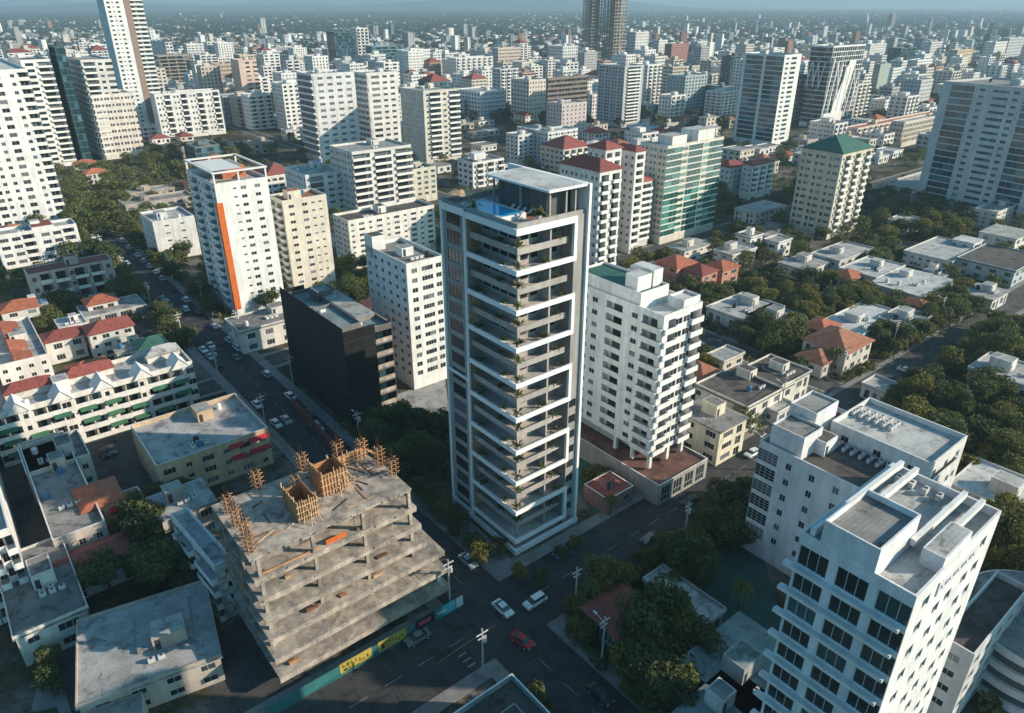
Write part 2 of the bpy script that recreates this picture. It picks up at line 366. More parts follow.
def roofstuff(root, x0, y0, x1, y1, z, wm, roofm, level=2, seed=0):
    r = random.Random(seed); tank_mesh(); W = x1-x0; D = y1-y0
    if min(W, D) < 3.5 or level == 0: return
    m = MB(); bw = min(W*.4, r.uniform(3, 5)); bd = min(D*.4, r.uniform(3, 6)); bx = x0+(W-bw)*r.uniform(.25, .8); by = y0+(D-bd)*r.uniform(.35, .9); bh = r.uniform(2.2, 3.2)
    m.box(bx, by, z, bx+bw, by+bd, z+bh); m.box(bx+.3, by-.015, z+.05, bx+1.1, by-.002, z+2.0, 1); m.quad((bx+.2, by+.2, z+bh+.003), (bx+bw-.2, by+.2, z+bh+.003), (bx+bw-.2, by+bd-.2, z+bh+.003), (bx+.2, by+bd-.2, z+bh+.003), 2)
    m.build('stairwell', [wm, M['dark_metal'], roofm], root)
    if level < 2: return
    for i in range(r.randint(1, 3)):
        tx = x0+W*r.uniform(.12, .85); ty = y0+D*r.uniform(.12, .9)
        if bx-.9 < tx < bx+bw+.9 and by-.9 < ty < by+bd+.9: continue
        obj('water_tank', r.choice(_roofp['tank']), root, (tx, ty, z))
    gx = x0+W*r.uniform(.1, .5); gy = y0+D*r.uniform(.1, .3)
    for i in range(r.randint(2, 6)):
        tx = gx+(i % 3)*1.4; ty = gy+(i//3)*1.2
        if tx+1 > x1-.3 or (bx-1.2 < tx < bx+bw+.3 and by-.8 < ty < by+bd+.3): continue
        obj('air_conditioner', _roofp['ac'], root, (tx, ty, z))
NB = 0
def bld(label, lm, Fp, xL, xR, base=None, h=None, n=None, wc=WHITE, R_='.w.w.', L_='.w.w.', near=1, roof='roof_pale', gl='glass', out=1.0, rail='solid',
        name='apartment_block', cat='apartment block', group=None, az=AZ, bz=0, tm='trim', lvl=2, par=1.0, band=0, z0=None, skip=0, hip=None, wB=None, wA=None, pos=None, auto=None, wk='w'):
    global NB; NB += 1
    if pos is None:
        if h is None: h = top_from_base(base, Fp[1], bz)
        p, b, a = solve(Fp, xL, xR, h, az)
    else: p, b, a = Vector(pos), wB, wA
    if wB: b = wB
    if wA: a = wA
    p = Vector((p.x, p.y, 0)); B, A = axes(az)
    root = empty(name, p, math.atan2(B.y, B.x), label, cat, group)
    top = h - bz; zz = bz
    if z0 is None: z0 = 0.6 if top < 14 else 3.3
    if n is None: n = max(1, round((top-par-z0)/3.15))
    fh = (top-par-z0)/n
    mb = MB(); wins = []
    wm = wall(wc); tmm = M[tm] if isinstance(tm, str) else wall(tm)
    face(mb, root, 'R', b, z0, n, fh, top, R_, gl, near, wins, out, rail, tmm, skip, wk)
    face(mb, root, 'L', a, z0, n, fh, top, L_, gl, near, wins, out, rail, tmm, skip, wk)
    mb.quad((b, 0, 0), (b, a, 0), (b, a, top), (b, 0, top)); mb.quad((0, a, 0), (b, a, 0), (b, a, top), (0, a, top))
    t = .25; zr = top-par
    mb.quad((t, t, zr), (b-t, t, zr), (b-t, t, top), (t, t, top)); mb.quad((t, t, zr), (t, a-t, zr), (t, a-t, top), (t, t, top))
    mb.quad((b-t, t, zr), (b-t, a-t, zr), (b-t, a-t, top), (b-t, t, top)); mb.quad((t, a-t, zr), (b-t, a-t, zr), (b-t, a-t, top), (t, a-t, top))
    for q in (((0,0),(b,0),(b-t,t),(t,t)), ((0,0),(t,t),(t,a-t),(0,a)), ((b,0),(b,a),(b-t,a-t),(b-t,t)), ((0,a),(t,a-t),(b-t,a-t),(b,a))):
        mb.quad(*[(x, y, top) for x, y in q], 2)
    if band:
        for i in range(n+1):
            z = z0+i*fh
            if band == 1: mb.box(-.22, -.22, z-.18, b+.1, -.004, z+.12, 2); mb.box(-.22, -.004, z-.18, -.004, a+.1, z+.12, 2)
            else: mb.box(-band, -band, z-.2, b+.2, -.004, z+.3, 2); mb.box(-band, -.004, z-.2, -.004, a+.2, z+.3, 2)
    if bz:
        for vi in range(len(mb.v)): mb.v[vi] = (mb.v[vi][0], mb.v[vi][1], mb.v[vi][2])
    mb.build('wall', [wm, M[gl], tmm], root)
    if bz: root.location.z = bz
    if near: put_windows(root, wins, gl)
    if hip:
        rm = MB(); e = .6; hh = min(a, b)*.28
        hiproof(rm, -e, -e, b+e, a+e, top+.01, hh); rm.build('roof', M[hip], root)
    else:
        rm = MB(); rm.quad((t, t, zr), (b-t, t, zr), (b-t, a-t, zr), (t, a-t, zr)); rm.build('roof', M[roof], root)
        roofstuff(root, t+.5, t+.5, b-t-.5, a-t-.5, zr, wm, M[roof], lvl if near else min(lvl, 1), NB)
    add_foot(p, b, a, az, h)
    if lm:
        c = proj((p.x, p.y, h*.75+0)); LMK.append((lm, c[0], c[1]))
    root['_w'] = b; root['_a'] = a; root['_h'] = h
    return root, b, a, h
def hiproof(m, x0, y0, x1, y1, z, hh, mi=0, th=.25):
    W, D = x1-x0, y1-y0; k = min(W, D)/2
    m.box(x0, y0, z, x1, y1, z+th, mi); z += th+.002
    if W >= D: r0, r1 = (x0+k, (y0+y1)/2, z+hh), (x1-k, (y0+y1)/2, z+hh)
    else: r0, r1 = ((x0+x1)/2, y0+k, z+hh), ((x0+x1)/2, y1-k, z+hh)
    a, b, c, d = (x0, y0, z), (x1, y0, z), (x1, y1, z), (x0, y1, z)
    if W >= D: m.quad(a, b, r1, r0, mi); m.tri(b, c, r1, mi); m.quad(c, d, r0, r1, mi); m.tri(d, a, r0, mi)
    else: m.tri(a, b, r0, mi); m.quad(b, c, r1, r0, mi); m.tri(c, d, r1, mi); m.quad(d, a, r0, r1, mi)
def extra_box(root, nm, x0, y0, z0, x1, y1, z1, wm, rm=None, par=0):
    m = MB()
    if par:
        t = .2
        m.box(x0, y0, z0, x1, y1, z1-par); m.box(x0, y0, z1-par, x1, y0+t, z1); m.box(x0, y1-t, z1-par, x1, y1, z1); m.box(x0, y0+t, z1-par, x0+t, y1-t, z1); m.box(x1-t, y0+t, z1-par, x1, y1-t, z1)
        if rm: m.quad((x0+t, y0+t, z1-par+.003), (x1-t, y0+t, z1-par+.003), (x1-t, y1-t, z1-par+.003), (x0+t, y1-t, z1-par+.003), 1)
    else:
        m.box(x0, y0, z0, x1, y1, z1)
        if rm: m.quad((x0+.15, y0+.15, z1+.003), (x1-.15, y0+.15, z1+.003), (x1-.15, y1-.15, z1+.003), (x0+.15, y1-.15, z1+.003), 1)
    return m.build(nm, [wm, rm or wm], root)
def house(cx, cy, wB, wA, h, style, label=None, lm=None, wc=PALE, az=AZ, group=None, pos=None):
    """low house; (cx,cy) = photo position of the roof centre, turned into a ground position"""
    B, A = axes(az); c = G(cx, cy, h) if pos is None else Vector(pos); p = c-B*(wB/2)-A*(wA/2); p.z = 0
    root = empty('house', p, math.atan2(B.y, B.x), label, 'house', group)
    mb = MB(); wins = []; n = 1 if h < 4.8 else (2 if h < 8 else 3); fh = h/n; wm = wall(wc)
    near = c.y < 330
    face(mb, root, 'R', wB, 0, n, fh, h, random.choice(['.w..W.', '..W.', '.W.t.']), 'glass', near, wins); face(mb, root, 'L', wA, 0, n, fh, h, random.choice(['..w..w', '.W..', '..w.t.']), 'glass', near, wins)
    mb.quad((wB, 0, 0), (wB, wA, 0), (wB, wA, h), (wB, 0, h)); mb.quad((0, wA, 0), (wB, wA, 0), (wB, wA, h), (0, wA, h))
    mb.build('wall', [wm, M['glass'], M['trim']], root)
    if near: put_windows(root, wins, 'glass')
    rm = MB()
    if style.startswith('tile') or style == 'roof_green':
        hiproof(rm, -.6, -.6, wB+.6, wA+.6, h+.002, min(wB, wA)*.26)
        rm.build('roof', M[style], root)
    else:
        rm.box(-.35, -.35, h+.002, wB+.35, wA+.35, h+.35)
        rm.build('roof', M[style], root)
        par = MB(); t = .2
        if random.random() < .6:
            q = h+.352
            par.box(-.3, -.3, q, wB+.3, -.1, q+.5); par.box(-.3, wA+.1, q, wB+.3, wA+.3, q+.5); par.box(-.3, -.1, q, -.1, wA+.1, q+.5); par.box(wB+.1, -.1, q, wB+.3, wA+.1, q+.5)
            par.build('parapet', wm, root)
        if min(wB, wA) > 6: roofstuff(root, .8, .8, wB-.8, wA-.8, h+.355, wm, M[style], 2 if (near and c.y < 260) else (1 if random.random() < .4 else 0), int(abs(p.x*7+p.y)))
    add_foot(p, wB, wA, az, h)
    if lm: LMK.append((lm,)+proj((c.x, c.y, h)))
    root['_w'] = wB; root['_a'] = wA; root['_h'] = h
    return root
# ================================================================ GROUND, ROADS
gm = bpy.data.materials.new('ground_soil'); gm.use_nodes = True
def ground_material(m):
    n = m.node_tree; b = n.nodes['Principled BSDF']; L = n.links.new; b.inputs['Roughness'].default_value = .95; b.inputs['Specular IOR Level'].default_value = .1
    tc = n.nodes.new('ShaderNodeTexCoord'); a = n.nodes.new('ShaderNodeTexNoise'); a.inputs['Scale'].default_value = .045; a.inputs['Detail'].default_value = 8; a.inputs['Roughness'].default_value = .7
    L(tc.outputs['Object'], a.inputs['Vector'])
    r = n.nodes.new('ShaderNodeValToRGB'); e = r.color_ramp.elements
    e[0].position = .36; e[0].color = (.028,.038,.018,1); e[1].position = .47; e[1].color = (.055,.06,.03,1)
    for p, c in ((.51,(.10,.085,.06,1)),(.56,(.15,.14,.125,1)),(.66,(.22,.21,.19,1))):
        x = r.color_ramp.elements.new(p); x.color = c
    L(a.outputs[0], r.inputs[0])
    a2 = n.nodes.new('ShaderNodeTexNoise'); a2.inputs['Scale'].default_value = .9; a2.inputs['Detail'].default_value = 5; L(tc.outputs['Object'], a2.inputs['Vector'])
    mr = n.nodes.new('ShaderNodeMapRange'); mr.inputs[1].default_value = .3; mr.inputs[2].default_value = .7; mr.inputs[3].default_value = .6; mr.inputs[4].default_value = 1.15; L(a2.outputs[0], mr.inputs[0])
    mx = n.nodes.new('ShaderNodeMix'); mx.data_type = 'RGBA'; mx.blend_type = 'MULTIPLY'; mx.inputs[0].default_value = 1
    L(r.outputs[0], mx.inputs[6]); L(mr.outputs[0], mx.inputs[7]); L(mx.outputs[2], b.inputs['Base Color'])
ground_material(gm)
g = MB(); g.quad((-26000, -400, 0), (26000, -400, 0), (26000, 30000, 0), (-26000, 30000, 0)); tag(g.build('ground', gm), kind='structure')
# far hills
hm = mat('hill_green', (.05,.07,.045), .95, .3, .002)
for nm_, x0, x1, y, hh, sd_ in (('hills', -12500, 2500, 10500, 165, 8), ('hills', -16000, 3000, 17000, 330, 3), ('hills', -3000, 18000, 21000, 240, 5)):
    m = MB(); N = 90; r_ = random.Random(sd_); ph = [r_.uniform(0, 6.28) for _ in range(6)]
    def hz(t): return hh*(.55+.22*math.sin(t*7+ph[0])+.12*math.sin(t*17+ph[1])+.07*math.sin(t*41+ph[2]))*min(1, t*6+.3)*min(1, (1-t)*6+.3)
    for i in range(N):
        t0, t1 = i/N, (i+1)/N; xa, xb = x0+(x1-x0)*t0, x0+(x1-x0)*t1
        m.quad((xa, y-1800, -1), (xb, y-1800, -1), (xb, y, hz(t1)), (xa, y, hz(t0))); m.quad((xa, y, hz(t0)), (xb, y, hz(t1)), (xb, y+1800, -1), (xa, y+1800, -1))
    tag(m.build(nm_, hm), kind='structure')
Bv, Av = axes()
ORG = G(497, 618)        # crossing of the two avenues
def W2(b, a, z=0): p = ORG+Bv*b+Av*a; return (p.x, p.y, z)
def strip(mb, along, c, wd, s0, s1, z, mi=0):
    """rectangle; along='B' runs up-right, c = offset across"""
    if along == 'B': q = [W2(s0, c-wd/2, z), W2(s1, c-wd/2, z), W2(s1, c+wd/2, z), W2(s0, c+wd/2, z)]
    else: q = [W2(c-wd/2, s0, z), W2(c+wd/2, s0, z), W2(c+wd/2, s1, z), W2(c-wd/2, s1, z)]
    mb.quad(*q, mi)
def ba(px, py):
    p = G(px, py)-ORG; return p.dot(Bv), p.dot(Av)
ROADS = []    # (along, centre, width, s0, s1)
RB = 13.0; RA = 11.0
ROADS.append(('B', 0, RB, -140, 104)); ROADS.append(('A', 0, RA, -90, ba(118, 236)[1]))
b1, a1 = ba(150, 405); ROADS.append(('B', a1, 7.5, -260, -RA/2))         # street left between green awning flats and tan block
b2, a2 = ba(815, 381); ROADS.append(('A', b2, 7, 6.5, 420))        # side street on the right
b3, a3 = ba(700, 236); ROADS.append(('B', a3, 8, RA/2, 700))
b4, a4 = ba(24, 500); ROADS.append(('A', b4, 5, -120, a1-4))
b5, a5 = ba(640, 262); ROADS.append(('A', b5, 7, a3+4, 700))
ROADS.append(('B', 0, 9.0, 104, 900))
for k in range(1, 8): ROADS.append(('B', a3+130*k, 9, -700, 900))
for k in (-3, -2, -1, 1.9, 3.1, 4.3, 5.5): ROADS.append(('A', 130*k, 8, 330, 1100))
def on_road(p, r=0.0):
    d = Vector((p[0], p[1], 0))-ORG; b = d.dot(Bv); a = d.dot(Av)
    for al, c, wd, s0, s1 in ROADS:
        s, o = (b, a) if al == 'B' else (a, b)
        if s0-2 < s < s1 and abs(o-c) < wd/2+r: return True
    return False
rd = {}
for i, (al, c, wd, s0, s1) in enumerate(ROADS):
    far = i > 7; z = (.03 if al == 'B' else .034) + (i*.0011) + (.1 if far else 0)
    m = MB(); strip(m, al, c, wd, s0, s1, z); tag(m.build('road', M['asphalt'] if i < 2 else M['asphalt_old']), kind='structure')
    if i < 8:
        m = MB()
        cuts = [(q[1], q[2]) for q in ROADS[:8] if q[0] != al and q[3]-3 <= c <= q[4]+3]
        segs = [(s0, s1)]
        for cc, ww in cuts:
            ns = []
            for a_, b_ in segs:
                if cc-ww/2-.2 > a_ and cc+ww/2+.2 < b_: ns += [(a_, cc-ww/2-.2), (cc+ww/2+.2, b_)]
                elif cc-ww/2-.2 <= a_ < cc+ww/2+.2: ns.append((cc+ww/2+.2, b_))
                elif a_ < cc-ww/2-.2 < b_: ns.append((a_, cc-ww/2-.2))
                else: ns.append((a_, b_))
            segs = ns
        sw = 2.6 if i < 2 else 1.5
        for a_, b_ in segs:
            for sg in (-1, 1):
                cc = c+sg*(wd/2+sw/2)
                P4 = [W2(a_, cc-sw/2), W2(b_, cc-sw/2), W2(b_, cc+sw/2), W2(a_, cc+sw/2)] if al == 'B' else [W2(cc-sw/2, a_), W2(cc+sw/2, a_), W2(cc+sw/2, b_), W2(cc-sw/2, b_)]
                m.prism([(p[0], p[1]) for p in P4], 0, .14+.002*i)
        tag(m.build('pavement', M['pave']), kind='structure')
# lane markings
m = MB()
for s in np.arange(9, 260, 6):
    if not (b2-4 < s < b2+4): strip(m, 'B', 0, .14, s, s+3, .062)
for s in np.arange(-130, -9, 6): strip(m, 'B', 0, .14, s, s+3, .062)
for s in np.arange(10, 300, 6): strip(m, 'A', 0, .14, s, s+3, .062)
for s in np.arange(-80, -9, 6): strip(m, 'A', 0, .14, s, s+3, .062)
tag(m.build('lane_marking', M['paint']), kind='structure')
m = MB()
for k in range(3): strip(m, 'B', -5.2+k*1.3, .3, -10, -8.4, .064)
tag(m.build('crosswalk_marking', M['paint']), kind='structure')
def patch(nm, pts, mk, z):
    m = MB(); m.poly([(*G(x, y)[:2], z) for x, y in pts]); tag(m.build(nm, M[mk] if mk in M else mk), kind='structure')
patch('forecourt', [(517,592),(580,545),(640,500),(700,497),(640,560),(560,578)], 'pave', .012)
patch('plaza', [(470,520),(520,568),(590,530),(610,545),(520,592),(500,585),(430,520)], 'pave', .020)
patch('yard', [(690,540),(760,545),(790,650),(700,650)], 'court', .012)
patch('yard', [(583,400),(610,430),(650,505),(600,520),(575,490)], 'court', .016)
patch('car_park', [(700,420),(760,430),(775,455),(700,470)], 'asphalt_old', .012)
patch('vacant_lot', [(380,400),(445,378),(450,420),(405,440)], 'roof_pale', .012)
patch('yard', [(60,600),(80,590),(90,700),(30,713)], 'roof_grey', .012)
patch('yard', [(205,640),(270,600),(330,713),(215,730)], 'asphalt_old', .012)
patch('car_park', [(80,440),(130,420),(160,480),(120,520),(95,470)], 'asphalt_old', .016)
patch('garden_path', [(940,365),(965,350),(985,410),(950,440)], 'brick', .014)
# ================================================================ MAIN TOWER
def main_tower():
    ht = top_from_base(554, 229); p, wB, wA = solve((517,229), 441, 589, ht); p.z = 0
    root = empty('residential_tower', p, math.atan2(Bv.y, Bv.x), 'tall slender grey tower with zigzag white balcony frames and rooftop pool', 'tower')
    add_foot(p, wB, wA, AZ, ht); LMK.append(('the tower with rooftop pool', 515, 330))
    NF = 19; fh = (ht-.2)/NF
    gre = wall((.40,.375,.36)); tau = wall((.47,.425,.40)); wh = mat('bright_white_render', (.86,.86,.86), .7, .04, .3, .05)
    yW = wA*.655           # start of the left wing
    xW = wB*.80            # end of balcony zone on right face
    dR = 3.2; dL = 3.0
    m = MB()
    # core (recessed) walls: R side wall at y=dR, L side wall at x=dL
    m.box(dL, dR, 0, wB-.6, wA-.02, ht-.6)
    m.build('core_wall', tau, root)
    # left wing wall, flush with x=0
    wins = []; mb = MB()
    def Lp(u, d, z): return (d, u, z)
    face_pat = [(yW, '.'), (0,0)]
    W = wA-yW
    f2 = MB(); face(f2, root, 'L', W, 0, NF, fh, ht, '=.T.', 'glass', True, wins)
    for v in f2.v: mb.v.append((v[0], v[1]+yW, v[2]))
    mb.f += f2.f; mb.m += f2.m
    wins = [(a, u0+yW, u1+yW, d, lo, hi, 'd') for a, u0, u1, d, lo, hi, k in wins]
    mb.quad((0, yW, 0), (dL, yW, 0), (dL, yW, ht), (0, yW, ht), 0); mb.quad((0, wA, 0), (dL, wA, 0), (dL, wA, ht), (0, wA, ht))
    mb.build('left_wing_wall', [gre, M['glass'], wh], root)
    # white outline of wing
    o = MB(); o.box(-.35, wA-.5, 0, .0, wA+.05, ht+.5); o.box(-.35, yW-.25, 0, -.0, yW+.3, ht); o.box(-.35, yW+.3, ht-.9, -.0, wA-.5, ht+.3); o.box(-.35, yW+.3, ht*.5, 0, wA-.5, ht*.5+.5)
    o.box(-.35, yW+.3, 1.2, 0, wA-.5, 1.9)
    o.build('white_fin', wh, root)
    # right end wall + fin
    wr = []; f3 = MB(); W3 = wB-.9-xW
    face(f3, root, 'R', W3, 0, 9, fh, 9*fh, '=-W-', 'glass', True, wr)
    f4 = MB(); f4.v = [(v[0]+xW, v[1], v[2]) for v in f3.v]; f4.f = f3.f; f4.m = f3.m
    f4.quad((xW, 0, 9*fh), (wB-.9, 0, 9*fh), (wB-.9, 0, ht), (xW, 0, ht)); f4.quad((xW, 0, 0), (xW, dR, 0), (xW, dR, ht), (xW, 0, ht)); f4.quad((wB-.9, 0, 0), (wB-.9, dR, 0), (wB-.9, dR, ht), (wB-.9, 0, ht))
    f4.build('right_end_wall', [gre, M['glass'], wh], root)
    wr = [(a, u0+xW, u1+xW, d, lo, hi, 'd') for a, u0, u1, d, lo, hi, k in wr]
    m = MB(); m.box(wB-.55, -.5, 0, wB, wA, ht+4.9); m.box(wB-.9, .3, 0, wB-.55, .8, ht); m.build('white_fin', wh, root)
    put_windows(root, wins[:96], 'glass')
    for w_ in wr:
        q = obj('window', win_mesh(w_[2]-w_[1], w_[5]-w_[4], 'd', 'glass'), root, (w_[1], w_[3], w_[4]))
    # glazing on recessed walls
    gm_ = MB()
    for i in range(NF):
        z = i*fh+.35
        x = dL+.4
        while x < xW-1.2:
            if not (wB*.44 < x < wB*.56): gm_.quad((x, dR-.04, z), (x+1.5, dR-.04, z), (x+1.5, dR-.04, z+2.4), (x, dR-.04, z+2.4)); gm_.box(x+.7, dR-.1, z, x+.78, dR-.05, z+2.4, 1)
            x += 2.1
        y = dR+.6
        while y < yW-1.8:
            gm_.quad((dL-.04, y, z), (dL-.04, y+1.9, z), (dL-.04, y+1.9, z+2.4), (dL-.04, y, z+2.4)); gm_.box(dL-.1, y+.9, z, dL-.05, y+.98, z+2.4, 1); y += 2.3
    tag(gm_.build('glass_door', [M['glass'], M['dark_metal']], root), kind='stuff')
    # party walls between balconies
    for xx in (wB*.50,):
        m = MB(); m.box(xx, .9, 0, xx+.35, dR, ht-.6); m.build('party_wall', tau, root)
    for k in range(0, 9, 2):
        m = MB(); z1 = ht-1-(k)*2*fh; m.box(.3, yW-.06, z1-2*fh+.6, dL, yW-.01, z1); m.build('timber_panel', M['pale_wood'], root)
    floorm = wall((.58,.52,.48))
    # slabs
    for i in range(NF):
        zt = ht-i*fh      # top of slab i (i=0 roof)
        if i % 2 == 0:
            m = MB(); e = .35; t = .88 if i else 1.05
            zb = zt-t
            m.box(-e, -e, zb, xW+.3, 0.0, zt); m.box(-e, 0.0, zb, 0.0, yW, zt)          # white edge beams
            if i: zf = zt-.72
            else: zf = zt-.9
            m.box(0, 0, zf-.3, xW, dR, zf, 1); m.box(0, dR, zf-.3, dL, yW, zf, 1)
            m.build('balcony_slab', [wh, floorm], root)
            mod = i//2
            if mod % 2 == 0 and i+2 <= NF:
                m = MB(); m.box(xW-.35, -.35, zt-2*fh, xW+.3, .25, zb); m.build('frame_post', wh, root)
        else:
            m = MB(); s = .55
            m.box(s, s, zt-1.15, xW*.72 if i > 8 else xW*.93, s+.16, zt-.05, 0); m.box(s, s+.16, zt-1.15, s+.16, yW, zt-.05, 0)
            m.box(s+.16, s+.16, zt-1.15, xW*.93, dR, zt-.85, 1); m.box(s+.16, dR, zt-1.15, dL, yW, zt-.85, 1)
            m.build('balcony_parapet', [wall((.45,.41,.39)), floorm], root)
        if i > 0 and i % 2 == 1:
            m = MB(); m.box(1.0, 1.0, zt-fh*1-.4, 1.4, 1.4, zt-1.2); m.build('column', tau, root)
    # base slab
    m = MB(); m.box(-.6, -.6, .3, wB+.3, 0, 1.3); m.box(-.6, 0, .3, 0, yW+1, 1.3); m.box(0, 0, .3, wB, wA, .45, 1); m.build('base_slab', [wh, floorm], root)
    # roof
    zr = ht-.2
    m = MB(); m.box(.3, .3, zr-1.0, wB-.6, wA-.3, zr); m.build('roof_deck', wall((.36,.34,.33)), root)
    m = MB(); q = ht+.7; m.box(.15, .15, ht-.5, wB-.6, .4, q); m.box(.15, .4, ht-.5, .4, wA, q); m.box(.4, wA-.35, ht-.5, wB-.6, wA, q)
    m.build('parapet', gre, root)
    m = MB(); m.box(wB*.86, 2, zr, wB-.6, 2.3, ht+3.6, 0); m.build('pergola_wall', tau, root)
    # canopy
    def loc(px, py, z):
        q = G(px, py, z)-p; return q.dot(Bv), q.dot(Av)
    zc = ht+4.9
    c1 = loc(485.5, 171, zc); c3 = loc(549.5, 198.8, zc)
    mt_ = Matrix.Translation(p) @ Matrix.Rotation(math.atan2(Bv.y, Bv.x), 4, 'Z')
    cy0 = -.2; cx0 = min(np.arange(1, wB, .05), key=lambda x: abs(proj(mt_ @ Vector((x, cy0, zc)))[0]-549.5))
    cy1 = min(np.arange(3, wA, .05), key=lambda y: abs(proj(mt_ @ Vector((cx0, y, zc)))[0]-485.5)); cy1 = min(cy1, wA-.3)
    print('canopy', c1, c3, 'wB', wB, 'wA', wA, 'ht', ht)
    m = MB(); m.box(cx0, cy0, zc-.38, wB-.56, cy1, zc); m.box(cx0+.4, cy0+.4, zc, wB-.9, cy1-.4, zc+.03, 1); m.build('canopy', [wh, M['roof_white']], root)
    for qx, qy in ((cx0+1, cy0+1), (cx0+1, (cy0+cy1)/2), (cx0+1, cy1-1), (wB-2.5, cy0+1), ((cx0+wB)/2, cy0+1)):
        m = MB(); m.box(qx, qy, zr, qx+.3, qy+.3, zc-.5); m.build('canopy_post', tau, root)
    m = MB(); m.box(cx0+2.2, cy0+3, zr, wB-.9, cy1-.8, zc-.502); m.build('lounge_wall', wall((.16,.155,.16)), root)
    # pool
    za = ht+.62
    q = [loc(480, 200.5, za), loc(494, 194, za), loc(529, 208, za), loc(511, 215.5, za)]
    x0, x1 = .75, max(3.6, min(cx0-1.0, q[2][0])); y0, y1 = max(1.2, q[3][1]), q[0][1]; print('pool', q)
    m = MB(); m.box(x0-.25, y0-.3, zr, x1+.3, y0, za+.1); m.box(x0-.25, y1, zr, x1+.3, y1+.3, za+.1); m.box(x0-.25, y0, zr, x0, y1, za+.1); m.box(x1, y0, zr, x1+.3, y1, za+.1); pr = m.build('pool_rim', M['trim'], root)
    m = MB(); m.box(x0, y0, zr+.1, x1, y1, za); m.build('pool_water', M['water'], root)
    m = MB(); m.box(x1+.4, 1, zr+.01, cx0+2.2, wA*.6, zr+.05); m.build('timber_deck', M['tile_brown'], root)
    return root, p, wB, wA, ht, fh, zr, cx0, xW, yW, (x0, x1, y0, y1)
MT = main_tower()
mroot, mp, mB, mA, mh, mfh, mzr, mcx, mxW, myW, mpool = MT
mm = Matrix.Translation(mp) @ Matrix.Rotation(mroot.rotation_euler.z, 4, 'Z')
def mloc(x, y, z): return mm @ Vector((x, y, z))
def frond_bm(m, c, r, n=9, h=1.0, mi=1, seed=0, droop=.5):
    rr = random.Random(seed)
    for i in range(n):
        a = 6.283*i/n+rr.uniform(-.2, .2); L = r*rr.uniform(.8, 1.1); prev = Vector(c); wv = .14*r
        dx, dy = math.cos(a), math.sin(a); px_, py_ = -dy*wv, dx*wv
        pts = [(0, 0, .2), (.35, .25*h, 1), (.7, .22*h, .9), (1, -droop*h*.5, .1)]
        for (t0, z0_, w0), (t1, z1_, w1) in zip(pts, pts[1:]):
            A0 = (c[0]+dx*L*t0, c[1]+dy*L*t0, c[2]+z0_*r); A1 = (c[0]+dx*L*t1, c[1]+dy*L*t1, c[2]+z1_*r)
            # two leaflets rows, tilted
            for sg in (-1, 1):
                m.quad(A0, A1, (A1[0]+sg*px_*w1, A1[1]+sg*py_*w1, A1[2]-.12*r*w1), (A0[0]+sg*px_*w0, A0[1]+sg*py_*w0, A0[2]-.12*r*w0), mi)
# potted plants on tower balconies
pm = MB(); pm.cyl(0, 0, 0, .5, .25, .33, 10, 0); pot_me = pm.mesh('pot', [M['plastic_white']])
lm_ = MB()
for k in range(26):
    a = random.uniform(0, 6.28); e = random.uniform(.2, 1.3); L = random.uniform(.5, 1.1)
    d = Vector((math.cos(a)*math.cos(e), math.sin(a)*math.cos(e), math.sin(e))); c0 = Vector((0, 0, .5)); c1_ = c0+d*L; s_ = Vector((-d.y, d.x, 0)).normalized()*.13
    c2_ = c1_+Vector((d.x, d.y, -.4))*L*.4
    lm_.quad(tuple(c0-s_*.3), tuple(c0+s_*.3), tuple(c1_+s_), tuple(c1_-s_)); lm_.tri(tuple(c1_+s_), tuple(c1_-s_), tuple(c2_))
leaf_me = lm_.mesh('foliage', [M['leaf_palm']])
ORD = ['top','second','third','fourth','fifth','sixth','seventh','eighth','ninth','tenth','eleventh','twelfth','thirteenth','fourteenth','fifteenth','sixteenth','seventeenth','eighteenth','lowest']
def plant(loc, s, label, group='potted plants on the tall tower'):
    t = empty('potted_plant', loc, random.uniform(0, 6), label, 'plant', group); t.scale = (s, s, s)
    obj('pot', pot_me, t); obj('foliage', leaf_me, t); return t
for i in range(1, 18):
    zt = mh-i*mfh; zf = zt-(.72 if i % 2 == 0 else .85)
    ox = .8 if i % 2 == 0 else 1.3
    plant(mloc(ox+.3, ox+.2, zf+.01), 1.25, f'spiky potted palm at the front corner of the pool tower, {ORD[i-1]} balcony from the top')
    if i % 2 == 0: plant(mloc(mxW*(.55 if i % 4 else .85), .7, zf+.01), .95, f'small potted plant on the right balcony of the pool tower, {ORD[i-1]} level down')
    if i % 2: plant(mloc(1.3, myW*.45, zf+.01), 1.0, f'small potted plant halfway along the left balcony of the pool tower, {ORD[i-1]} level down')
    if i % 2: plant(mloc(mxW*.8, 1.2, zf+.01), .9, f'low potted plant far along the right balcony of the pool tower, {ORD[i-1]} level down')
    if i % 2 == 0: plant(mloc(.6, myW*.3, zf+.01), .9, f'potted plant near the corner on the left balcony of the pool tower, {ORD[i-1]} level down')
    if i % 2 == 0: plant(mloc(.7, myW*.8, zf+.01), 1.1, f'leafy potted plant in the left balcony of the pool tower, {ORD[i-1]} level down')
plant(mloc(1.0, myW*.93, mzr+.01), 1.6, 'bushy potted palm at the left end of the rooftop pool', None)
plant(mloc(mcx-.3, 2.0, mzr+.01), 1.7, 'bushy potted palm at the right end of the rooftop pool', None)
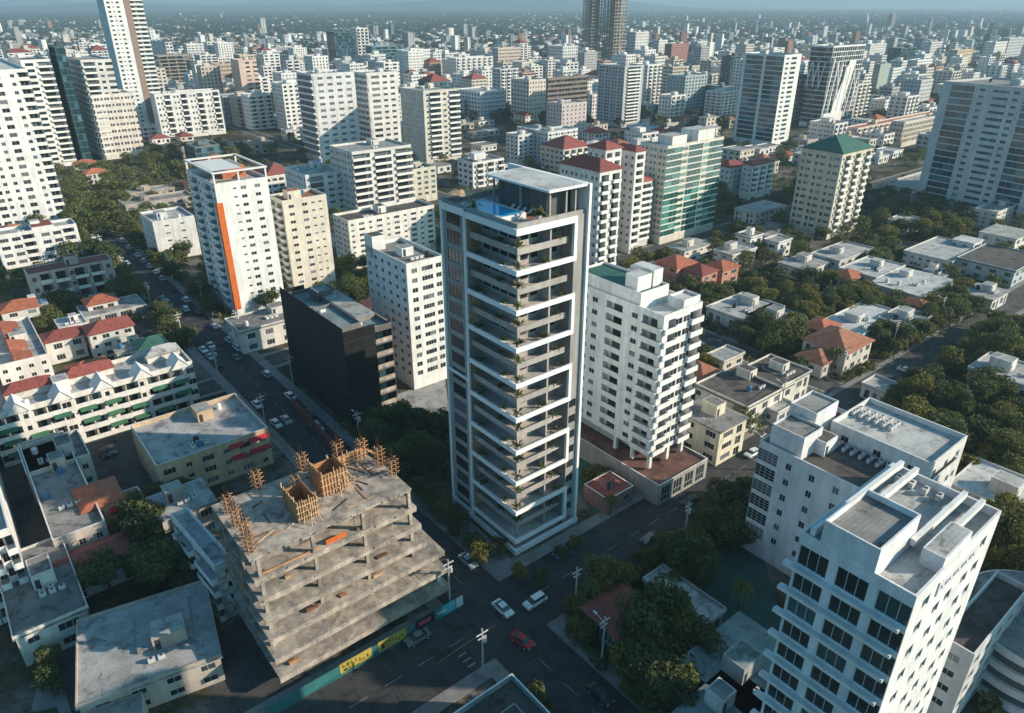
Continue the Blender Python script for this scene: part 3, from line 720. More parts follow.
# parasol and loungers on the roof
t = empty('parasol', mloc(1.9, mA*.83, mzr), 0, 'tan parasol over a table beside the rooftop pool', 'parasol')
m = MB(); m.cyl(0, 0, 0, 2.6, .05, .05, 6); m.build('pole', M['dark_metal'], t)
m = MB()
for i in range(8):
    a0, a1_ = i*math.pi/4, (i+1)*math.pi/4; r = 2.3
    m.tri((0, 0, 2.85), (r*math.cos(a0), r*math.sin(a0), 2.3), (r*math.cos(a1_), r*math.sin(a1_), 2.3)); m.quad((r*math.cos(a0), r*math.sin(a0), 2.3), (r*math.cos(a1_), r*math.sin(a1_), 2.3), (r*math.cos(a1_), r*math.sin(a1_), 2.15), (r*math.cos(a0), r*math.sin(a0), 2.15))
m.build('canopy', M['pale_wood'], t)
t = empty('garden_table', mloc(1.9, mA*.83, mzr), 0, 'round table under the tan parasol on the tower roof', 'table')
m = MB(); m.cyl(.5, 0, .68, .74, .7, .7, 14); m.build('table_top', M['trim'], t); m = MB(); m.cyl(.5, 0, 0, .68, .06, .06, 6); m.build('leg', M['dark_metal'], t)
lt = None
for i in range(4):
    lb = ('sun lounger beside the rooftop pool, ' + ['nearest','second nearest','third nearest','farthest'][i]+' from the front corner')
    if lt is None:
        lt = empty('sun_lounger', (0, 0, 0), 0, lb, 'lounger', 'loungers beside the rooftop pool')
        m = MB(); m.box(0, 0, .22, 1.3, .65, .32); m.build('seat', M['trim'], lt)
        m = MB(); m.quad((1.3, 0, .32), (1.3, .65, .32), (1.85, .65, .8), (1.85, 0, .8)); m.quad((1.3, 0, .22), (1.3, .65, .22), (1.9, .65, .72), (1.9, 0, .72)); m.build('backrest', M['trim'], lt)
        for lx in (.1, 1.2):
            for ly in (.05, .55): m = MB(); m.box(lx, ly, 0, lx+.06, ly+.06, .22); m.build('leg', M['dark_metal'], lt)
        o = lt
    else: o = copy_tree(lt); o['label'] = lb
    o.location = mloc(mpool[1]+.6, mpool[2]+.5+i*1.5, mzr+.06); o.rotation_euler.z = mroot.rotation_euler.z
# ================================================================ HAND PLACED BUILDINGS (roof front corner, left and right limits in the photo)
AB = bld
# --- near left
ot, b_, a_, h_ = bld('tall white tower with an orange vertical strip and open roof pergola', 'the orange-striped tower', (214,184), 186.5, 267, base=318, n=15, R_='=....s.w..w..', L_='.w.B.w.', wc=(.86,.85,.84), gl='glass', roof='roof_pale', lvl=0, cat='tower', name='residential_tower')
def orange_extra():
    z = h_; t = .5
    m = MB(); m.box(-.35, -.12, 3, 1.6, -.004, h_-6); m.box(-.35, -.004, 3, -.004, 1.2, h_-6)
    o = m.build('orange_strip', M['orange'], ot)
    m = MB(); zt = z+3.4
    m.box(-.3, -.3, zt-.5, b_+.3, t, zt); m.box(-.3, a_-t, zt-.5, b_+.3, a_+.3, zt); m.box(-.3, t, zt-.5, t, a_-t, zt); m.box(b_-t, t, zt-.5, b_+.3, a_-t, zt)
    m.quad((b_*.05, a_*.1, zt-.1), (b_*.6, a_*.1, zt-.1), (b_*.6, a_*.8, zt-.1), (b_*.05, a_*.8, zt-.1))
    m.build('pergola', M['trim'], ot)
    for x in (0, b_*.45, b_-t):
        for y in (0, a_-t):
            m = MB(); m.box(x, y, z, x+t, y+t, zt-.5); m.build('pergola_post', M['trim'], ot)
    extra_box(ot, 'roof_room', b_*.35, a_*.35, z-1, b_*.8, a_*.85, z+2.6, wall((.5,.16,.08)), M['roof_pale'])
orange_extra()
bld('cream tower with a beige panel and dark brown roof terrace', 'the cream tower', (282,201), 268.5, 326, base=296, n=11, R_='=.-w..w.s.s-.', L_='.B.', wc=(.74,.67,.57), roof='tile_brown', near=1, cat='tower')
bld('wide white block with scattered small windows and cluttered dark roof', 'the wide white block', (347.8,220.8), 332.5, 434, base=270, h=None, n=7, R_='.w..W.', L_='.w.w.', wc=(.82,.79,.74), roof='roof_dark')
wt, wb, wa, wh_ = bld('white tower with grey roof and narrow windows on its left face', 'the plain white tower', (406,264), 365, 443, base=390, n=12, R_='=..W..WW.-W.', L_='.w..w.', wc=(.82,.81,.79), roof='roof_grey', lvl=2)
extra_box(wt, 'stair_tower', .0, wa*.8, wh_-3, wb*.35, wa*.999, wh_+3, wall((.82,.81,.79)), M['roof_dark'])
# black netted building
bn, bnb, bna, bnh = bld('unfinished block wrapped in black netting with a pale broken roof', 'the black-netted block', (344,336), 283, 391, base=428, n=6, R_='=bbb', L_='=..', wc=(.16,.155,.15), roof='roof_teal', gl='glass_dark', near=1, lvl=2, name='netted_block', tm='concrete')
def net():
    m = MB(); d = .5
    m.quad((-d, -d, .2), (-d, bna+d, .2), (-d, bna+d, bnh+2), (-d, -d, bnh+2)); m.quad((-d-.05, -d, .2), (-d-.05, bna+d, .2), (-d-.05, bna+d, bnh+2), (-d-.05, -d, bnh+2))
    m.box(-d, -d-.05, .2, bnb*.62, -d, bnh+1.2); m.box(-d, bna+d, .2, bnb*.5, bna+d+.05, bnh+1)
    m.build('black_netting', M['black_net'], bn)
    m = MB()
    for k in range(1, 8): z = bnh*k/7.5; m.box(-d-.12, -d-.12, z, -d-.055, bna+d, z+.1); m.box(-d-.12, -d-.12, z, bnb*.62, -d-.055, z+.1)
    for k in range(12): y = bna*k/11; m.box(-d-.11, y, .2, -d-.056, y+.08, bnh+1)
    m.build('scaffold_grid', M['dark_metal'], bn)
    for i in range(12):
        m = MB(); y = bna*i/11; m.cyl(-.3, y, 0, bnh+2.2, .06, .06, 5); m.build('scaffold_pole', M['steel_rust'], bn)
net()
extra_box(bn, 'roof_room', bnb*.05, bna*.1, bnh-1, bnb*.5, bna*.55, bnh+.7, wall((.2,.2,.2)), M['roof_teal'], .8)
extra_box(bn, 'roof_room', bnb*.55, bna*.2, bnh-1, bnb*.95, bna*.8, bnh+.4, wall((.3,.29,.28)), M['roof_pale'])
for k in range(6):
    m = MB(); y = bna*(.1+.15*k); m.box(bnb+.1, .3+k*.2, 0, bnb+.25, .45+k*.2, bnh+1.5-k*.2); m.build('scaffold_pole', M['steel_rust'], bn)
m = MB()
p0 = G(292, 405); p1 = G(338, 455)
d_ = (p1-p0).normalized(); n_ = Vector((-d_.y, d_.x, 0))*.15
m.prism([(p0-n_)[:2], (p1-n_)[:2], (p1+n_)[:2], (p0+n_)[:2]], 0, 2.6); tag(m.build('boundary_wall', M['brick']), 'long red brick wall along the avenue beside the black-netted block', 'wall')
# white block behind tower right
w7, w7b, w7a, w7h = bld('white balcony block on stilts just right of the pool tower', 'the white block on stilts', (664.5,316), 574, 703, h=top_from_base(470, 316, 5.2), bz=8.7, n=11, z0=.3, R_='=BW-WB', L_='=B.w..b..w.ww.', wc=(.84,.84,.83), roof='roof_white', lvl=0, out=.7)
def w7x():
    z = w7h-8.7
    for x, y in ((.3,.3),(w7b*.5,.3),(w7b-1,.3),(.3,w7a*.2),(w7b-1,w7a*.2),(.3,w7a*.4),(w7b*.5,w7a*.2)):
        m = MB(); m.box(x, y, -3.5, x+.8, y+.8, -.002); m.build('stilt', M['trim'], w7)
    m = MB(); m.box(2.5, w7a*.45, -3.5, w7b-2, w7a, -.002); m.box(3.5, w7a*.25, -3.5, w7b-4, w7a*.449, -.002); m.build('lobby_wall', wall((.6,.6,.58)), w7)
    wm = wall((.84,.84,.83))
    extra_box(w7, 'upper_storey', .5, w7a*.26, z-1, w7b*.75, w7a-.3, z+2.6, wm, M['roof_green'], .5)
    extra_box(w7, 'roof_room', w7b*.1, w7a*.33, z+2.1, w7b*.45, w7a*.46, z+5.2, wm, M['roof_white'])
    extra_box(w7, 'roof_room', w7b*.5, w7a*.33, z+2.1, w7b*.74, w7a*.55, z+5.6, wm, M['roof_white'])
    extra_box(w7, 'roof_room', w7b*.55, .6, z-1, w7b*.98, w7a*.18, z+1.4, wm, M['roof_white'], .5)
w7x()
pd, pdb, pda, pdh = bld('low shop podium with red terrace and glazed front beside the avenue', None, (659.5,486), 560, 708, h=5.2, n=1, z0=.1, R_='=.g.g.g.g.', L_='......', wc=(.38,.37,.34), roof='terrace', lvl=0, par=.5, name='shop_podium', cat='shop')
# mid centre
bld('white tower with a red hip roof in the foreground of its group', 'the front red-roofed tower', (637,183), 604, 653, base=249, n=9, R_='=-B-', L_='.w.', wc=(.72,.69,.66), hip='tile_red')
bld('white tower with a red hip roof behind the pool tower', 'the left red-roofed tower', (600,172), 560, 622, h=44, n=12, R_='.B.', L_='.w.w.', wc=(.75,.73,.70), hip='tile_red')
bld('slim white tower with small red hip roof, rearmost of the red-roofed group', None, (606,150), 588, 622, h=44, n=12, R_='.b.', L_='.w.', wc=(.75,.73,.70), hip='tile_red')
bld('white tower with broad red roof against the green glass tower', None, (636,152), 612, 646, h=42, n=12, R_='.b.', L_='.w.', wc=(.74,.72,.70), hip='tile_red')
gt, gtb, gta, gth = bld('wide apartment tower with green glass balconies and white left wall', 'the green glass tower', (668,146), 641, 724, base=245, n=14, R_='=ggW-gg-Wgg', L_='.w.w.', wc=(.72,.68,.58), gl='glass_green', rail='green', roof='roof_pale', band=1, near=1, lvl=2)
extra_box(gt, 'roof_room', gtb*.1, 1, gth-1, gtb*.35, gta*.6, gth+3.2, wall((.8,.78,.74)), M['roof_pale']); extra_box(gt, 'roof_room', gtb*.55, 1, gth-1, gtb*.85, gta*.7, gth+4, wall((.8,.78,.74)), M['roof_pale'])
bld('slim white tower with green top and striped glass left face', 'the green-topped white tower', (785,55), 744, 802, base=147, n=18, R_='=.w.W..', L_='=gg.gg.', wc=(.84,.83,.80), gl='glass_teal', band=1, near=0, roof='roof_green', tm='trim', cat='tower')
# sculptural tower
sc_, scb, sca, sch = bld('stacked dark glass tower with white slanting lattice facade', 'the lattice tower', (834,46), 812, 866, base=128, n=16, R_='g-', L_='gg', wc=(.84,.84,.83), gl='glass', band=1, near=0, roof='roof_grey', cat='tower', lvl=1)
def lattice():
    m = MB(); z = sch
    for k in range(7):
        x0 = scb*(.05+.14*k); m.tube((x0, -1.2, z*.85-k*2), (x0-scb*.12, -1.6, z*.1), .7, .7, 4); 
        if k % 2: m.tube((x0, -1.2, z*.85-k*2), (x0+scb*.15, -1.4, z*.3), .5, .5, 4)
    m.prism([(-.8, -2.2), (scb*.55, -2.6), (scb*.6, -.6), (-.8, -.6)], 0, z*.18)
    m.quad((scb*.1, -1.9, 0), (scb*.45, -1.9, 0), (scb*.75, -1.3, z*.82), (scb*.55, -1.3, z*.82))
    m.quad((scb*.1, -1.5, 0), (scb*.45, -1.5, 0), (scb*.75, -1.1, z*.82), (scb*.55, -1.1, z*.82))
    for k in range(3): m.tube((-1.2, sca*(.2+.3*k), z*.8), (-1.2, sca*(.35+.3*k), z*.5), .5, .5, 4); m.tube((-1.2, sca*(.5+.25*k), z*.8), (-1.2, sca*(.35+.25*k), z*.5), .5, .5, 4)
    m.build('lattice', M['trim'], sc_)
lattice()
gh, ghb, gha, ghh = bld('cream tower with a green hip roof and tall window bays', 'the green hip-roofed tower', (843,154), 802, 873, base=240, n=11, R_='.w.B.', L_='.ww.G.', wc=(.70,.64,.52), roof='roof_pale', hip='roof_green', near=1, cat='tower')
bld('broad pale tower with teal glass balcony bays at the right border', 'the teal-balconied tower', (1072,92), 944, 1120, base=228, n=18, R_='.w.', L_='=.w.-gg-.w.www..w.-gg-..', wc=(.66,.67,.66), gl='glass_teal', near=1, band=0, az=60, lvl=2, roof='roof_grey', cat='tower')
def unfinished(label, lm, Fp, xL, xR, base, n, top=None, name='unfinished_tower', h=None):
    h = h or top_from_base(base, Fp[1]); p, b, a = solve(Fp, xL, xR, h); p.z = 0
    r = empty(name, p, math.atan2(Bv.y, Bv.x), label, 'unfinished tower'); fh = h/n
    for i in range(n+1):
        m = MB(); m.box(-1.0, -1.0, i*fh-.9, b+1.0, a+1.0, i*fh); m.build('floor_slab', M['concrete'], r)
    k = 5
    for i in range(k):
        for x, y in ((b*i/(k-1), 0), (0, a*i/(k-1)), (b*i/(k-1), a-.5), (b-.5, a*i/(k-1))):
            m = MB(); x = min(x, b-.9); y = min(y, a-.9); m.box(x, y, 0, x+.9, y+.9, h-.92); m.build('column', M['concrete'], r)
    m = MB(); m.box(b*.25, a*.25, 0, b*.75, a*.75, h-.95); m.build('core_wall', M['concrete'], r)
    add_foot(p, b, a); LMK.append((lm,)+proj((p.x, p.y, h*.7))); return r
unfinished('far grey unfinished concrete tower, left of the pair rising past the skyline', 'the unfinished far tower', (593,-6), 584, 605, 74, 24)
unfinished('far grey unfinished concrete tower, right of the pair rising past the skyline', 'the far unfinished right tower', (616,-8), 606, 628, 74, 24)
F0 = dict(near=0)
bld('pale blue-grey tower with a stepped white roof room in front of the far pair', 'the blue-grey tower', (625,66), 599, 644, base=128, n=17, R_='=.B.', L_='.G.W.', wc=(.56,.56,.57), **F0)
bld('flat brown office block with rows of square windows', 'the brown office block', (548,78), 546, 588, base=136, n=11, R_='wG', L_='..', wc=(.23,.19,.17), roof='roof_dark', near=0)
bld('far reddish-purple block with a pale top', 'the reddish far block', (672,44), 665, 691, base=74, n=13, R_='.w.', L_='w.', wc=(.38,.20,.18), **F0)
# --- left skyline
bst, bsb, bsa, bsh = bld('tallest white tower at upper left with a brown vertical strip', 'the brown-striped tower', (102,-6), 95, 141, base=128, n=29, R_='=.w.s.w..-.-bb', L_='..', wc=(.84,.83,.82), near=0, cat='tower')
m = MB(); m.box(bsb*.50, -.25, 0, bsb*.66, -.01, bsh-3); m.build('brown_strip', mat('brown_cladding', (.30,.21,.17), .8, .1), bst)
bld('bright white stepped balcony tower cut by the left border', 'the white tower at the left border', (-52,72), -80, 27, base=236, n=19, R_='=w.W.w..w..W...w.b', L_='.w.', wc=(.88,.87,.86), out=1.6, near=1, cat='tower', roof='roof_white')
bld('white tower with flat terraces just behind the left border tower', None, (20,60), 8, 50, base=168, n=17, R_='=.W.B', L_='.w.', wc=(.80,.79,.77), **F0)
bld('dark teal glass tower among the upper left towers', 'the dark teal tower', (54,46), 47, 64, base=165, n=17, R_='gg', L_='g', wc=(.06,.11,.12), gl='glass_teal', near=0, roof='roof_dark')
bld('pale tower with rooftop garden right of the dark teal tower', None, (80,60), 62, 111, base=160, n=16, R_='=-B.w.W', L_='.B.', wc=(.70,.68,.66), **F0)
bld('pinkish white tower in front of the brown-striped tower', 'the pinkish tower', (91,95), 83, 132, base=160, n=9, R_='.w-w.w', L_='.w.', wc=(.76,.69,.63), near=1)
bld('wide white block with dark window rows behind the left trees', 'the wide block behind the trees', (154,94), 149, 219, base=140, n=7, R_='.w.w.B.', L_='..', wc=(.80,.79,.78), near=1)
bld('grey flat block right of the wide white one', None, (222,96), 215, 251, base=125, n=5, R_='.w.', L_='.w.', wc=(.42,.42,.43), **F0)
bld('slim tan tower with rust red corner, left of a taller one', None, (215,64), 208, 233, base=104, n=9, R_='.w.w', L_='.w.', wc=(.50,.40,.33), **F0)
bld('white tower with rust red corner strips and small red penthouse', 'the rust-cornered tower', (238,60), 230, 256, base=116, n=12, R_='=..w.w', L_='..', wc=(.66,.50,.42), **F0)
unfinished('brown unfinished frame building behind the upper left white block', 'the brown unfinished frame', (158,56), 152, 192, 88, 9)
bld('pale stepped block beside the brown unfinished frame', None, (165,42), 148, 172, base=75, n=9, R_='.b.', L_='.w.', wc=(.72,.70,.67), **F0)
bld('slim white tower left of the twin-block tower, partly shaded', None, (281,73), 272, 302, base=118, n=12, R_='.w.', L_='.w.', wc=(.78,.77,.76), **F0)
bld('white slab tower with dark balcony column on its left corner', 'the white slab tower', (311,74), 296, 354, base=163, n=13, R_='=.-w.w.w.w.', L_='B', wc=(.74,.73,.74), near=1)
bld('white square tower with columns of square windows, middle of the skyline', 'the square-windowed tower', (366,73), 352, 397, base=150, n=12, R_='=-.W.w.w.', L_='bG', wc=(.80,.78,.77), near=1)
bld('cream tower with curved white balconies and plain beige left wall', 'the cream balcony tower', (423,91), 400, 459, base=164, n=12, R_='=.wB.w.B', L_='.s..', wc=(.66,.62,.54), near=1, rail='solid')
bld('stepped white block with planted terraces in front of the cream balcony tower', 'the terraced block', (351.6,152), 329, 411, base=222, n=9, R_='=B.B.B', L_='.w.w.', wc=(.78,.74,.68), near=1, roof='roof_pale', lvl=2)
bld('low white block with teal roof between the cream tower and terraced block', None, (305,175), 284, 342, base=222, n=6, R_='=.g.w.w', L_='.w.', wc=(.74,.75,.75), near=1)
bld('small cream block with green roof sheds right of the terraced block', None, (408,170), 396, 436, base=205, n=5, R_='.W.', L_='.w.', wc=(.64,.61,.52), near=1, roof='roof_green')
bld('dark blue glass tower far behind the square-windowed tower', 'the dark blue tower', (334,32), 326, 354, base=80, n=14, R_='gg', L_='g', wc=(.10,.13,.16), gl='glass_teal', **F0)
bld('white striped tower beside the dark blue tower', None, (356,28), 350, 368, base=76, n=14, R_='.B.', L_='.w.', wc=(.76,.74,.72), **F0)
bld('teal glass tower between two white far towers', None, (372,46), 365, 396, base=86, n=11, R_='g', L_='g', wc=(.25,.33,.36), gl='glass_teal', **F0)
bld('white box tower right of the far teal glass tower', None, (402,50), 396, 430, base=88, n=10, R_='.w.w.', L_='.w.', wc=(.80,.79,.78), **F0)
bld('grey tower with stepped side, far centre left', None, (287,62), 280, 300, base=96, n=9, R_='.w.', L_='.w.', wc=(.52,.52,.52), **F0)
for t_ in (('broad white terrace block with balconies, upper centre', 'the broad terrace block', (456,58), 448, 493, 90, 9, '.B.w.', '.w.', (.80,.79,.77)),
  ('white cube block with bluish shaded left wall, centre skyline', 'the bluish-walled block', (480,92), 456, 506, 122, 6, '.w.w', '.W.', (.76,.76,.76)),
  ('slim far tower with reddish roof edge near the centre', None, (498,48), 492, 521, 82, 9, '.w.w', 'w.', (.62,.52,.46)),
  ('cream pair of flat blocks left of the brown office block', None, (522,62), 510, 550, 86, 7, '.w.', '.w.', (.70,.66,.58)),
  ('cream tower with grey shaded wall below the centre skyline', 'the small cream tower', (529,80), 511, 546, 124, 9, '.w.', '.W.', (.70,.64,.56)),
  ('pale tower with white ribs behind the brown office block', None, (563,46), 548, 578, 82, 10, '.G.', '.G.', (.70,.70,.70)),
  ('pinkish stepped block right below the brown office block', 'the pinkish stepped block', (562,104), 547, 587, 142, 8, '.w..', '.w.', (.62,.54,.54)),
  ('grey-white cluster block with dark windows behind the pool tower roof', None, (518,135), 506, 534, 166, 6, '.W.', '.W.', (.70,.70,.70)),
  ('white block with blue-grey bays right of the cluster block', None, (548,132), 534, 578, 166, 7, '.W.w', '.G.', (.70,.71,.72)),
  ('tall pale far tower right of the unfinished pair', None, (636,32), 627, 649, 70, 12, '.w.', 'w.', (.72,.71,.68)),
  ('white slim far tower left of the reddish block', None, (659,40), 653, 668, 72, 10, '.w.', 'w.', (.74,.73,.70)),
  ('teal-grey stepped tower behind the green glass tower', 'the teal-grey stepped tower', (686,76), 668, 708, 118, 11, '.W.', '.G.', (.40,.47,.48)),
  ('white terrace block left of the green-topped tower', None, (722,92), 706, 742, 126, 9, '.B.', '.B.', (.70,.71,.71)),
  ('dark grey-green tower left of the green-topped tower', None, (732,56), 722, 748, 100, 11, 'g', 'g', (.10,.12,.12)),
  ('brown tower with tan grid between green-topped and lattice towers', None, (796,76), 790, 816, 125, 10, '.b.', '.w.', (.33,.23,.17)),
  ('pale ribbed tower right behind the lattice tower', None, (871,44), 866, 887, 66, 8, '.G.', '.G.', (.74,.72,.68)),
  ('dark green glass block right of the lattice tower', None, (902,48), 889, 917, 84, 11, 'g', 'g', (.08,.12,.12)),
  ('white ribbed far tower with shaded left wall near the upper right', None, (932,42), 922, 943, 66, 8, '.W.', '.w.', (.74,.72,.70)),
  ('white stepped block in front of the dark green glass block', None, (918,60), 908, 933, 84, 7, '.W.', '.w.', (.82,.81,.80)),
  ('grey-green slab tower right beside the lattice tower', None, (881,64), 875, 891, 100, 10, '.', '.w.', (.36,.42,.38)),
  ('low white block in front of the grey-green slab', None, (886,100), 872, 900, 118, 4, '.W.', '.w.', (.82,.80,.77)),
  ('grey block with white right face, right of the low white one', None, (922,80), 905, 934, 108, 6, '.w.', '.w.', (.60,.60,.60)),
  ('tan round-cornered far block near the right border', None, (958,50), 950, 974, 70, 5, '.w.', '.w.', (.62,.48,.33)),
  ('white far tower with blue shaded wall at far right', None, (996,42), 985, 1008, 66, 7, '.w.', '.w.', (.74,.73,.71)),
  ('grey far tower standing alone on the right horizon', None, (893,14), 889, 897, 30, 12, 'w', 'w', (.34,.33,.33)),
  ('blue-grey slab far right behind the teal-balconied tower', None, (1010,38), 1002, 1030, 62, 7, '.w.', '.w.', (.5,.52,.54))):
    lab, lm, Fq, xl, xr, bs, nn, rp, lp, wc = t_
    bld(lab, lm, Fq, xl, xr, base=bs, n=nn, R_=rp, L_=lp, wc=wc, gl=('glass_teal' if 'g' in rp or 'G' in lp else 'glass'), near=0, lvl=1)
# right middle
bld('small white tower with red hip roof left of the green hip-roofed tower', 'the small red-roofed block', (753,166), 743, 775, base=200, n=5, R_='.B.', L_='.w.', wc=(.74,.72,.69), hip='tile_red')
bld('white block with red hip roof half hidden beside the green glass tower', None, (730,168), 716, 746, base=198, n=4, R_='.w.', L_='.w.', wc=(.72,.70,.68), hip='tile_red')
bld('long low terrace block with terracotta roofs at upper right', 'the long terracotta block', (858,128), 846, 942, base=142, h=None, n=3, R_='.B.W', L_='.w.', wc=(.68,.60,.54), roof='tile_orange', near=0, lvl=1)
bld('cream arcade block with tall windows behind the right gardens', 'the cream arcade block', (905,122), 892, 952, base=148, n=4, R_='.t.t', L_='.w.w', wc=(.66,.60,.52), near=0)
bld('low apartment block with balcony rows right of the green hip-roofed tower', 'the low balcony block', (940,192), 884, 978, base=206, n=3, R_='.W.', L_='=B.B.B.B.', wc=(.60,.56,.52), near=1)
bld('pale corner block with a flat roof at the right border', 'the corner block at right', (998,212), 975, 1045, base=232, n=4, R_='.W.w.', L_='.w.', wc=(.66,.61,.57), near=1, roof='roof_pale')
# bottom right
b2_, b2b, b2a, b2h = bld('white office block with black louvred end bays and rooftop condensers', 'the office block with louvred bays', (900,508), 760, 960, h=24.5, n=6, z0=3.6, R_='.w.w.', L_='=.w....w....w....w....w..P', wc=(.74,.75,.77), roof='roof_dark', gl='glass', lvl=2, name='office_block', cat='office block')
extra_box(b2_, 'stair_tower', 1, b2a*.70, b2h-1, b2b*.32, b2a*.95, b2h+3.6, wall((.74,.75,.77)), M['roof_grey'], .4)
extra_box(b2_, 'stair_tower', b2b*.36, b2a*.78, b2h-1, b2b*.70, b2a*.99, b2h+5, wall((.74,.75,.77)), M['roof_grey'], .4)
for i in range(14):
    o = obj('condenser', roofstuff.__globals__['tank_mesh']()['ac'], b2_, (b2b*.42+(i % 2)*1.3, b2a*.32+(i//2)*1.5, b2h-1))
b2c, cb, ca, ch_ = bld('taller white office wing with blue shaded roof and condenser rows', 'the white office wing', (933,464), 832, 968, h=27, n=7, R_='.w..', L_='..w..', wc=(.80,.80,.79), roof='roof_white', lvl=0, name='office_block', cat='office block')
for i in range(18):
    obj('condenser', tank_mesh()['ac'], b2c, (cb*.45+(i % 3)*1.3, ca*.55+(i//3)*1.4, ch_-1))
br, brb, bra, brh = bld('large white office tower with green glass bays at bottom right', 'the bottom right office tower', (917,597), 801, 1002, h=46, n=13, z0=1.5, R_='=..w..w.w..w.w..', L_='=P.-P.-P-', wc=(.80,.80,.81), roof='roof_white', gl='glass_dark', lvl=0, name='office_tower', cat='office tower', out=.9)
def brx():
    wm = wall((.80,.80,.81)); z = brh
    n = 13; fh = (46-1-1.5)/13
    for i in range(1, n):
        m = MB(); zz = 1.5+i*fh; m.box(-.75, .4, zz-.2, -.004, bra+.9, zz+.22); m.build('ledge', M['trim'], br)
    extra_box(br, 'stair_tower', .002, bra*.34, z-1, brb*.42, bra*.82, z+2.8, wm, M['roof_grey'], .7)
    extra_box(br, 'roof_room', brb*.30, bra*.02, z-1, brb*.62, bra*.2, z+1, wm, M['roof_pale'])
    # long white roof beams on both sides
    for y in (1.6, 3.4): m = MB(); m.box(brb*.35, y, z-.2, brb-.3, y+.5, z+.6); m.build('roof_beam', M['trim'], br)
    for y in (bra-1.3, bra-3.0): m = MB(); m.box(.3, y, z+.05, brb-.3, y+.5, z+.9); m.build('roof_beam', M['trim'], br)
    for i in range(5): obj('condenser', tank_mesh()['ac'], br, (brb-2.4, bra*.45+i*1.5, z-1))
    m = MB(); m.box(brb*.28, -.14, z-3.4, brb*.75, -.002, z-1.6); sb = m.build('sign_panel', M['plastic_white'], br)
    # blue lettering strokes on the banner (letters are not legible in the photo)
    m = MB()
    for k in range(9):
        x = brb*.31+k*brb*.047; m.box(x, -.17, z-2.7, x+.12, -.142, z-2.2); m.box(x+.13, -.17, z-2.7, x+.4, -.142, z-2.58)
        if k % 2: m.box(x+.42, -.17, z-2.7, x+.54, -.142, z-2.2)
    m.build('lettering', M['blue_ink'], sb)
brx()
# round ramp garage at the right border
def ramp():
    c = G(1010, 640, 6); c.x += 4; r = empty('parking_garage', (c.x, c.y, 0), 0, 'curved white parking garage with stacked bands at the right border', 'garage')
    for i in range(4):
        m = MB(); pts = [(11*math.cos(a), 11*math.sin(a)) for a in np.linspace(0, 2*math.pi, 40)[:-1]]; m.prism(pts, i*3.0, i*3.0+1.2); m.build('ring_band', M['trim'], r)
    m = MB(); m.prism([(10.3*math.cos(a), 10.3*math.sin(a)) for a in np.linspace(0, 2*math.pi, 40)[:-1]], 0, 10.25); m.build('wall', M['glass'], r)
    m = MB(); m.prism([(10.6*math.cos(a), 10.6*math.sin(a)) for a in np.linspace(0, 2*math.pi, 40)[:-1]], 10.252, 10.4); m.build('roof', M['roof_grey'], r)
    FOOT.append((Vector((c.x, c.y, 0)), 11, 11, Bv, Av))
ramp()
bld('flat annex with brown roof deck behind the bottom right office tower', None, (975,655), 940, 1012, h=16, n=4, R_='.W.', L_='.w.', wc=(.62,.62,.62), roof='roof_dark', lvl=1, wB=20)
# bottom left and left
def aw(root, b, z, xs, matk, y=-.0):
    for x, wd in xs:
        m = MB(); m.quad((x, y-.01, z), (x+wd, y-.01, z), (x+wd, y-.9, z-.55), (x, y-.9, z-.55)); m.quad((x, y-.9, z-.55), (x+wd, y-.9, z-.55), (x+wd, y-.9, z-.8), (x, y-.9, z-.8)); m.tri((x, y-.01, z), (x, y-.9, z-.55), (x, y-.01, z-.55)); m.build('awning', M[matk], root)
ga, gab, gaa, gah = bld('long white walk-up block with gables and green awnings', 'the block with green awnings', (-14,417), -70, 192, h=13.5, n=4, z0=.2, R_='=bb.w.bb-W.bb.w.bb-w.bbb.W', L_='.w.', wc=(.80,.76,.70), roof='roof_pale', lvl=2, wA=13)
for fl in range(1, 4):
    for k in range(8):
        if (fl+k) % 4: aw(ga, gab, fl*3.07+2.9-3.0+.2, [(gab*(.03+k*.122), 3.6)], 'green_awning')
for k in range(5):
    x = gab*(.08+k*.2); m = MB(); zz = gah
    m.tri((x, -.5, zz-1), (x+4.4, -.5, zz-1), (x+2.2, -.5, zz+1.6)); m.quad((x-.2, -.7, zz-1.1), (x+2.2, -.7, zz+1.75), (x+2.2, 5, zz+1.75), (x-.2, 5, zz-1.1)); m.quad((x+4.6, -.7, zz-1.1), (x+2.2, -.7, zz+1.75), (x+2.2, 5, zz+1.75), (x+4.6, 5, zz-1.1)); m.build('gable', M['trim'], ga)
for x0_, x1_ in ((.1,.32), (.38,.62), (.8,.98)):
    m = MB(); m.box(gab*x0_, gaa*.55, gah-1, gab*x1_, gaa*.85, gah+.8); hiproof(m, gab*x0_-.4, gaa*.5, gab*x1_+.4, gaa*.9, gah+.81, 1.5, 1); m.build('roof_room', [wall((.8,.76,.7)), M['tile_red'] if x0_ < .7 else M['roof_pale']], ga)
tb, tbb, tba, tbh = bld('tan corner block with pale flat roof and red awnings', 'the tan block with red awnings', (156,466), 130, 268, h=9.5, n=3, z0=.1, R_='.W..w.', L_='.w..', wc=(.60,.45,.30), roof='roof_pale', lvl=2)
for fl in (1, 2): aw(tb, tbb, fl*2.9+2.6, [(tbb*.62, 3), (tbb*.8, 4.5)], 'red')
bld('maroon-roofed walk-up flats with paired balconies on the left', 'the maroon-roofed flats', (27,275), 12, 112, base=308, n=3, z0=.2, wA=9, par=.25, R_='=.w.b.B-wB.B.w.', L_='.w.', wc=(.58,.52,.46), roof='tile_red', lvl=1)
